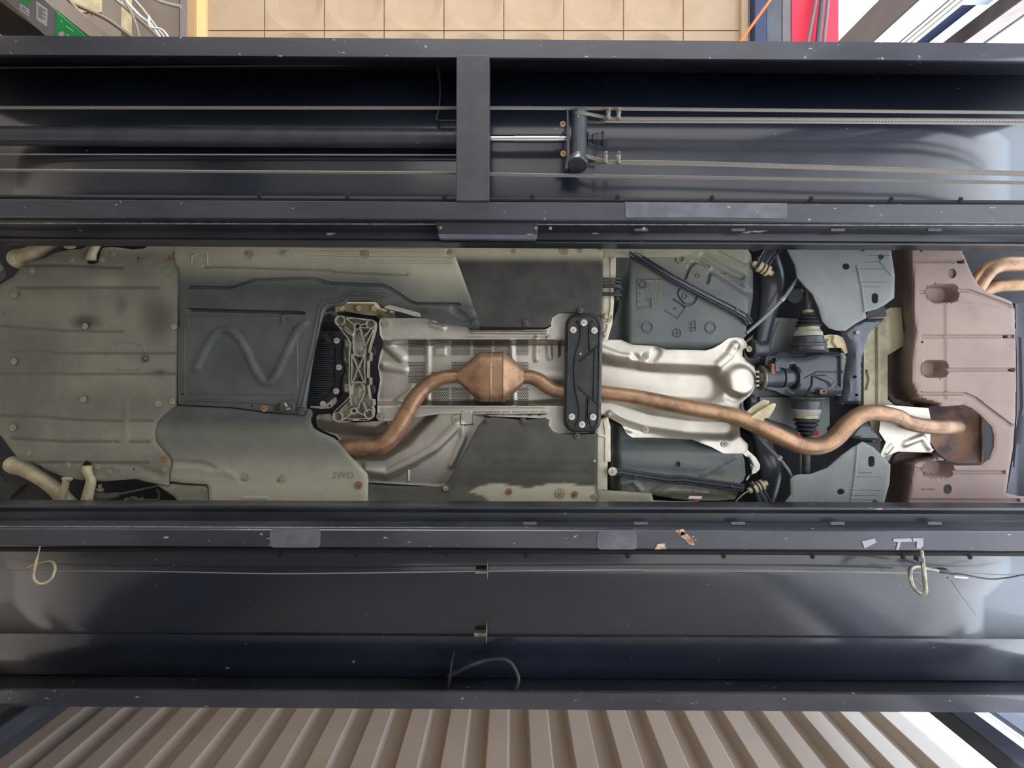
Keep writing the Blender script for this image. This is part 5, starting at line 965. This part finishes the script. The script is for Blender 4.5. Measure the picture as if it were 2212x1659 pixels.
# half shafts, upper and lower, with ribbed boots
def boot(ra, rb, n):
    o = []
    for i in range(n):
        r = ra + (rb - ra) * (i + .5) / n; t = i / n
        o += [(t + .02 / n, S(r * .80, 1.95)), (t + .25 / n, S(r * .98, 1.95)), (t + .5 / n, S(r * 1.05, 1.95)), (t + .75 / n, S(r * .98, 1.95)), (t + .98 / n, S(r * .80, 1.95))]
    return o
ux = 1745.5; Dq = 1.965
for nm, m_, ya, yb, pr in (('drive_shaft', 'bolt_dark', 540, 672, [(0, S(7, Dq)), (1, S(7, Dq))]), ('boot_clamp', 'bolt_pale', 670, 677, [(0, S(11, Dq)), (1, S(11, Dq))]), ('shaft_boot', 'rubber', 676, 707, boot(14, 26, 4)), ('boot_clamp', 'bolt_pale', 705, 713, [(0, S(21, Dq)), (.4, S(22, Dq)), (1, S(22, Dq))]), ('joint_cup', 'body', 713, 726, [(0, S(23, Dq)), (.4, S(27, Dq)), (1, S(28, Dq))]), ('joint_housing', 'black_metal', 726, 742, [(0, S(26, Dq)), (.1, S(29, Dq)), (.7, S(31, Dq)), (1, S(33, Dq))]), ('joint_flange', 'bolt_dark', 741, 748, [(0, S(33, Dq)), (.3, S(36, Dq)), (.8, S(36, Dq)), (1, S(33, Dq))]), ('joint_seat', 'black_metal', 748, 762, [(0, S(34, Dq)), (.6, S(33, Dq)), (1, S(40, Dq))]),
                           ('joint_flange', 'bolt_dark', 858, 866, [(0, S(34, Dq)), (.3, S(36, Dq)), (.7, S(30, Dq)), (1, S(28, Dq))]), ('joint_housing', 'black_metal', 866, 883, [(0, S(28, Dq)), (1, S(28, Dq))]), ('joint_cup', 'body', 883, 897, [(0, S(28, Dq)), (.5, S(27, Dq)), (1, S(24, Dq))]), ('boot_clamp', 'bolt_pale', 897, 903, [(0, S(24, Dq)), (1, S(24, Dq))]), ('shaft_boot', 'rubber', 903, 940, boot(26, 15, 4)), ('drive_shaft', 'bolt_dark', 940, 1090, [(0, S(8, Dq)), (1, S(8, Dq))])):
    xx = ux - (4 if ya > 800 else 0) * 1.0
    sub = lathe(nm, P(xx, ya, Dq), P(xx, yb, Dq), pr, M[m_], car, 32, 30)
plate('red_cap', [(1752, 933), (1770, 931), (1768, 941), (1752, 940)], 1.94, .01, M['red'], car)['label'] = 'small red plastic part behind the exhaust pipe'
plate('red_cap', [(1720, 933), (1730, 935), (1728, 940)], 1.94, .01, M['red'], car)['label'] = 'red sliver behind the exhaust pipe'
lathe('mount_bush', hx(105, 345, 1.95), hx(330, 345, 1.96), [(0, .01), (.02, .016), (.12, .016), (.13, .036), (.3, .040), (.32, .030), (.9, .030), (1, .034)], M['black_metal'], df, 24)
bolts(df, cO((115, 345)), 1.93, 'bolt_pale', 1.0)
lathe('mount_bush', hx(75, 1080, 1.97), hx(160, 1090, 1.97), [(0, .02), (.2, .034), (.9, .036), (1, .03)], M['black_metal'], df, 24)
# ---- rear subframe, body strip, wheel arch plates
sf = sheet('rear_subframe', cF((440, 565), (500, 515), (560, 490), (640, 482), (706, 478), (696, 500), (640, 535), (600, 590), (580, 650), (566, 740), (560, 985), (450, 990), (470, 830), (490, 700), (470, 620)), 1.955, M['subframe'], car, .05, 5, [('edge', 6, -.02), ridge(cF((500, 590), (520, 640), (520, 960)), 3, .006, 6)], [circ(*cF((504, 827))[0], 3.2, 12), circ(*cF((513, 933))[0], 3, 12)]); sf['label'] = 'blue-grey curved rear subframe member'
sf2 = sheet('rear_subframe', cF((560, 1090), (600, 1095), (650, 1160), (690, 1205), (560, 1205), (520, 1190), (480, 1180), (520, 1120)), 1.955, M['subframe'], car, .04, 5, [('edge', 6, -.02)]); sf2['label'] = 'blue-grey subframe end below the exhaust pipe'
lathe('subframe_bolt', P(*gF(522, 565), 1.955), P(*gF(522, 565), 1.94), [(0, .008), (1, .006)], M['white'], sf, 10)
bs = sheet('body_strip', cF((560, 500), (720, 420), (780, 420), (800, 640), (700, 700), (700, 960), (760, 1010), (740, 1260), (700, 1330), (620, 1300), (600, 1100), (560, 1000)), 2.02, M['strip'], car, .03, 6, [ridge(cF((636, 540), (640, 1250)), 1.5, .010, 3), ridge(cF((575, 790), (588, 840), (575, 895)), 1, .010, 2), ridge(cF((690, 480), (700, 650)), 3, .01, 10)], (), None, None); bs['label'] = 'cream seamed body panel between subframe and bumper'
def d9(X, Y): return .0 * X
wu = sheet('wheel_arch_plate', cF((105, 60), (720, 60), (738, 180), (745, 232), (742, 362), (692, 400), (640, 428), (572, 446), (580, 480), (520, 510), (455, 556), (410, 555), (360, 540), (320, 500), (298, 420), (262, 340), (222, 300), (172, 240), (160, 170), (130, 110)), 1.915, M['wing'], car, .006, 5,
           [ridge(cF((600, 110), (700, 112)), .5, -.003, 1), ridge(cF((560, 150), (640, 150)), .5, -.003, 1), ridge(cF((515, 190), (670, 190)), .6, -.003, 1), ridge(cF((530, 268), (690, 268)), .6, -.003, 1), ridge(cF((555, 295), (640, 296)), .5, -.003, 1), ridge(cF((655, 150), (720, 230)), .8, .004, 1.6), ridge(cF((520, 180), (545, 300), (562, 440)), .8, .005, 3), ('edge', 3, -.003)],
           [circ(*cF((455, 178))[0], 7.8, 16, 7), circ(*cF((660, 122))[0], 6.2, 14), circ(*cF((553, 75))[0], 5.5, 14), [(x, y) for x, y in cF(*rrect(606, 335, 645, 395, 18))]]); wu['label'] = 'grey-green plate with holes above the differential'
wl = sheet('wheel_arch_plate', cF((60, 1620), (90, 1580), (135, 1520), (132, 1430), (150, 1412), (175, 1402), (250, 1400), (350, 1362), (430, 1292), (500, 1240), (556, 1208), (620, 1240), (670, 1290), (720, 1345), (715, 1450), (690, 1540), (670, 1620)), 1.915, M['wing'], car, .006, 5,
           [ridge(cF((530, 1390), (600, 1392)), .5, -.003, 1), ridge(cF((505, 1416), (670, 1418)), .6, -.003, 1), ridge(cF((480, 1495), (650, 1497)), .5, -.003, 1), ridge(cF((480, 1525), (630, 1527)), .5, -.003, 1), ridge(cF((480, 1552), (620, 1553)), .5, -.003, 1), ridge(cF((520, 1230), (505, 1400), (480, 1590)), .8, .005, 3), ('edge', 3, -.003)],
           [circ(*cF((425, 1502))[0], 8, 16, 6.5), circ(*cF((627, 1567))[0], 6.2, 14), [(x, y) for x, y in cF(*rrect(586, 1292, 624, 1356, 17))]]); wl['label'] = 'grey-green plate with holes below the exhaust pipe'
for pts in (cF((575, 450), (680, 400), (695, 470), (580, 480)), cF((555, 1210), (660, 1215), (655, 1275), (620, 1240))): sheet('arch_bracket', pts, 1.94, M['dark'], car, .03, 5)
# ---- rear bumper undertray
pol = cF((700, 50), (1142, 50), (1142, 100), (1152, 112), (1180, 180), (1205, 235), (1240, 290), (1300, 335), (1380, 362), (1432, 385), (1448, 430), (1456, 700), (1455, 1050), (1440, 1250), (1420, 1370), (1400, 1510), (1480, 1530), (1640, 1530), (1640, 1640), (670, 1640), (690, 1540), (715, 1450), (722, 1345), (745, 1290), (775, 1268), (830, 1252), (900, 1262), (1000, 1292), (1060, 1330), (1100, 1350), (1250, 1348), (1300, 1310), (1328, 1240), (1330, 1170), (1315, 1120), (1250, 1050), (1200, 1010), (1150, 990), (1060, 1000), (900, 1000), (800, 992), (735, 980), (700, 930), (692, 850), (696, 720), (720, 670), (780, 620), (800, 600), (775, 530), (765, 430), (745, 380), (740, 230))
foldx = cF((845, 50), (870, 300), (866, 430), (880, 560), (862, 700), (858, 850), (900, 950), (1050, 985), (1200, 960))
def fold(X, Y):
    # the front edge turns up towards the body
    px = np.interp(Y, [520, 620, 668, 716, 767, 823, 859, 872, 985, 1000, 1060, 1110], [1972, 1980, 1978, 1984, 1977, 1975, 1990, 2035, 2050, 1980, 1972, 1962])
    return -.20 * smoothstep((px - X) / 62)
ft = [('fn', fold)]
for a in (((860, 138), (1150, 158)), ((900, 586), (1438, 594)), ((1040, 779), (1440, 789)), ((830, 1555), (1478, 1550)), ((1090, 1388), (1392, 1388))): (x0, y0), (x1, y1) = cF(*a); ft.append(('area', [(x0, (y0 + y1) / 2 - 3.6), (x1, (y0 + y1) / 2 - 3.6), (x1, (y0 + y1) / 2 + 3.6), (x0, (y0 + y1) / 2 + 3.6)], -.008, 1.3))
for seg in (((905, 926), (1150, 926), (1215, 955), (1422, 1110)), ((1125, 320), (1185, 322), (1425, 412)), ((890, 328), (935, 328)), ((875, 1370), (920, 1370))): ft.append(ridge(cF(*seg), 3.0, -.008, 1.2))
for seg in (((1395, 592),), ((1425, 789),), ((1130, 152),)):
    x, y = cF(*seg)[0]; ft.append(('area', [(x - 4, y - 3), (x + 6, y - 3), (x + 6, y + 3), (x - 4, y + 3)], -.02, 1))
for x0, y0, x1, y1 in ((935, 285, 1115, 385), (903, 733, 1050, 828), (915, 1325, 1085, 1416)):
    (a0, b0), (a1, b1) = cF((x0, y0), (x1, y1)); sc_ = rrect(a0, b0, a1, b1, 14, 6); ft.append(('area', sc_, -.055, 5)); ft.append(ridge([(x - 2, y) for x, y in sc_[6:]] , .5, .003, 1))
ft.append(('area', cF((1035, 370), (1448, 430), (1454, 975), (1040, 960)), .003, 2)); ft.append(('edge', 2, -.003))
hl = [circ(*cF((1080, 220))[0], 9, 18, 10.5), circ(*cF((1052, 1487))[0], 9, 18, 11), circ(*cF((897, 88))[0], 3, 10), circ(*cF((903, 622))[0], 2.8, 10), circ(*cF((870, 1315))[0], 3, 10)]
rb_ = sheet('rear_bumper_tray', pol, 1.93, M['rear'], car, .008, 5, ft, hl, None, None, smooth=50); rb_['label'] = 'brown plastic rear bumper undertray with ribs'
plate('hole_plug', circ(*cF((1080, 220))[0], 9.5, 18), 1.94, .004, M['box'], rb_)
text('moulded_text', '>PP+EPDM<', *cF((940, 1487))[0], 1.9292, 6, M['rear'], rb_, 0, .0006)
bk = sheet('bumper_skin', cF((1450, 395), (1700, 395), (1700, 1640), (1420, 1640), (1400, 1505), (1425, 1370), (1445, 1250), (1458, 1050), (1458, 700)), 1.945, M['bumper'], car, .01, 6, [ridge(cF((1500, 390), (1500, 1500)), 3, .015, 12), ridge(cF((1470, 600), (1475, 1000), (1440, 1350)), .6, -.006, 1)]); bk['label'] = 'blue-grey rear bumper skin at the right edge'

# ---- front suspension arms showing beside the undertray
def g7(x, y): return (x / 8.508, 515 + y / 8.508)
def g8(x, y): return (x / 5.267, 960 + y / 5.267)
o = arm('control_arm', [g7(x, y) + (d, r) for x, y, d, r in ((330, 420, 1.935, 16), (450, 330, 1.93, 16), (620, 270, 1.93, 16), (760, 190, 1.93, 13), (950, 80, 1.94, 12), (1150, -60, 1.95, 12), (1300, -200, 1.96, 12))], M['dusty_metal'], 'cream front control arm, upper side', 20)
lathe('arm_bush', P(*g7(380, 380), 1.95), P(*g7(380, 380), 1.915), [(0, S(20, 1.93)), (.5, S(22, 1.93)), (.8, S(20, 1.93)), (1, S(13, 1.93))], M['dusty_metal'], o, 28)
o = arm('control_arm', [g8(x, y) + (d, r) for x, y, d, r in ((170, 250, 1.93, 17), (280, 280, 1.93, 16), (400, 350, 1.93, 14), (530, 430, 1.93, 14), (640, 520, 1.935, 14), (730, 620, 1.94, 15), (820, 720, 1.95, 15), (900, 820, 1.96, 15))], M['dusty_metal'], 'cream front control arm, lower side', 20)
lathe('arm_bush', P(*g8(170, 230), 1.95), P(*g8(170, 230), 1.915), [(0, S(18, 1.93)), (.5, S(19, 1.93)), (.8, S(18, 1.93)), (1, S(11, 1.93))], M['dusty_metal'], o, 28)
arm('strut_link', [g7(x, y) + (1.885, r) for x, y, r in ((1290, -100, 7), (1290, 60, 7), (1285, 115, 7))], M['dusty_metal'], None, 14)
lathe('link_nut', P(*g7(1190, 150), 1.885), P(*g7(1380, 150), 1.885), [(0, S(3, 1.885)), (.1, S(4, 1.885)), (.3, S(5, 1.885)), (.7, S(5, 1.885)), (.9, S(4, 1.885)), (1, S(3, 1.885))], M['dusty_metal'], car, 6, 20)
arm('tension_strut', [g7(x, y) + (1.885, r) for x, y, r in ((1765, -200, 9), (1760, 80, 9), (1740, 180, 8), (1700, 260, 8), (1680, 340, 9), (1680, 400, 8.5))], M['dusty_metal'], 'cream strut end in the undertray notch, upper side', 18)
arm('tension_strut', [g8(x, y) + (1.885, r) for x, y, r in ((990, 245, 9), (990, 300, 9.5), (1015, 360, 8), (1035, 420, 9), (1010, 540, 10), (980, 660, 10.5), (950, 800, 11))], M['dusty_metal'], 'cream strut end in the undertray notch, lower side', 18)
arm('strut_link', [g8(x, y) + (1.90, r) for x, y, r in ((765, 385, 7), (740, 480, 7), (710, 620, 7), (680, 780, 7))], M['dusty_metal'], None, 14)
lathe('link_nut', P(*g8(710, 390), 1.895), P(*g8(820, 396), 1.895), [(0, S(3, 1.895)), (.1, S(4, 1.895)), (.9, S(4, 1.895)), (1, S(3, 1.895))], M['dusty_metal'], car, 6, 20)
o = arm('tie_rod', [g8(x, y) + (1.97, r) for x, y, r in ((1080, 620, 8), (1160, 600, 9), (1240, 590, 8), (1340, 572, 6), (1360, 566, 3), (1550, 525, 2.6), (1760, 480, 2.6), (1900, 450, 2.6))], M['box'], 'grey-brown tie rod below the undertray', 14)
for y0_, y1_, r in ((455, 500, 3.5), (500, 530, 7), (545, 600, 10)): lathe('ball_joint', P(*g8(1140, y0_), 1.965), P(*g8(1135, y1_), 1.965), [(0, S(r * .8, 1.965)), (.2, S(r, 1.965)), (.8, S(r, 1.965)), (1, S(r * .9, 1.965))], M['dusty_metal' if r < 8 else 'box'], o, 18)
for k_ in range(4): lathe('rack_boot', P(*g8(1420 + 55 * k_, 640), 1.98), P(*g8(1465 + 55 * k_, 645), 1.98), [(0, S(5, 1.98)), (.5, S(8.5, 1.98)), (1, S(5, 1.98))], M['box'], car, 18)
arm('brake_hose', [g8(x, y) + (1.97, r) for x, y, r in ((1480, 660, 2.5), (1490, 610, 2.5), (1540, 605, 2.5), (1570, 660, 2.5))], M['box'], None, 10)
arm('stay_rod', [g8(x, y) + (1.98, r) for x, y, r in ((1600, 630, 2), (1790, 625, 2), (1810, 560, 2), (1780, 510, 2))], M['box'], None, 8)
sheet('inner_arch', [g8(x, y) for x, y in ((0, 330), (60, 420), (300, 400), (420, 420), (600, 560), (650, 700), (-100, 700), (-100, 330))], 2.02, M['panel'], car, .01, 7, [ridge([g8(130, 600), g8(260, 470)], 2, .012, 5)])
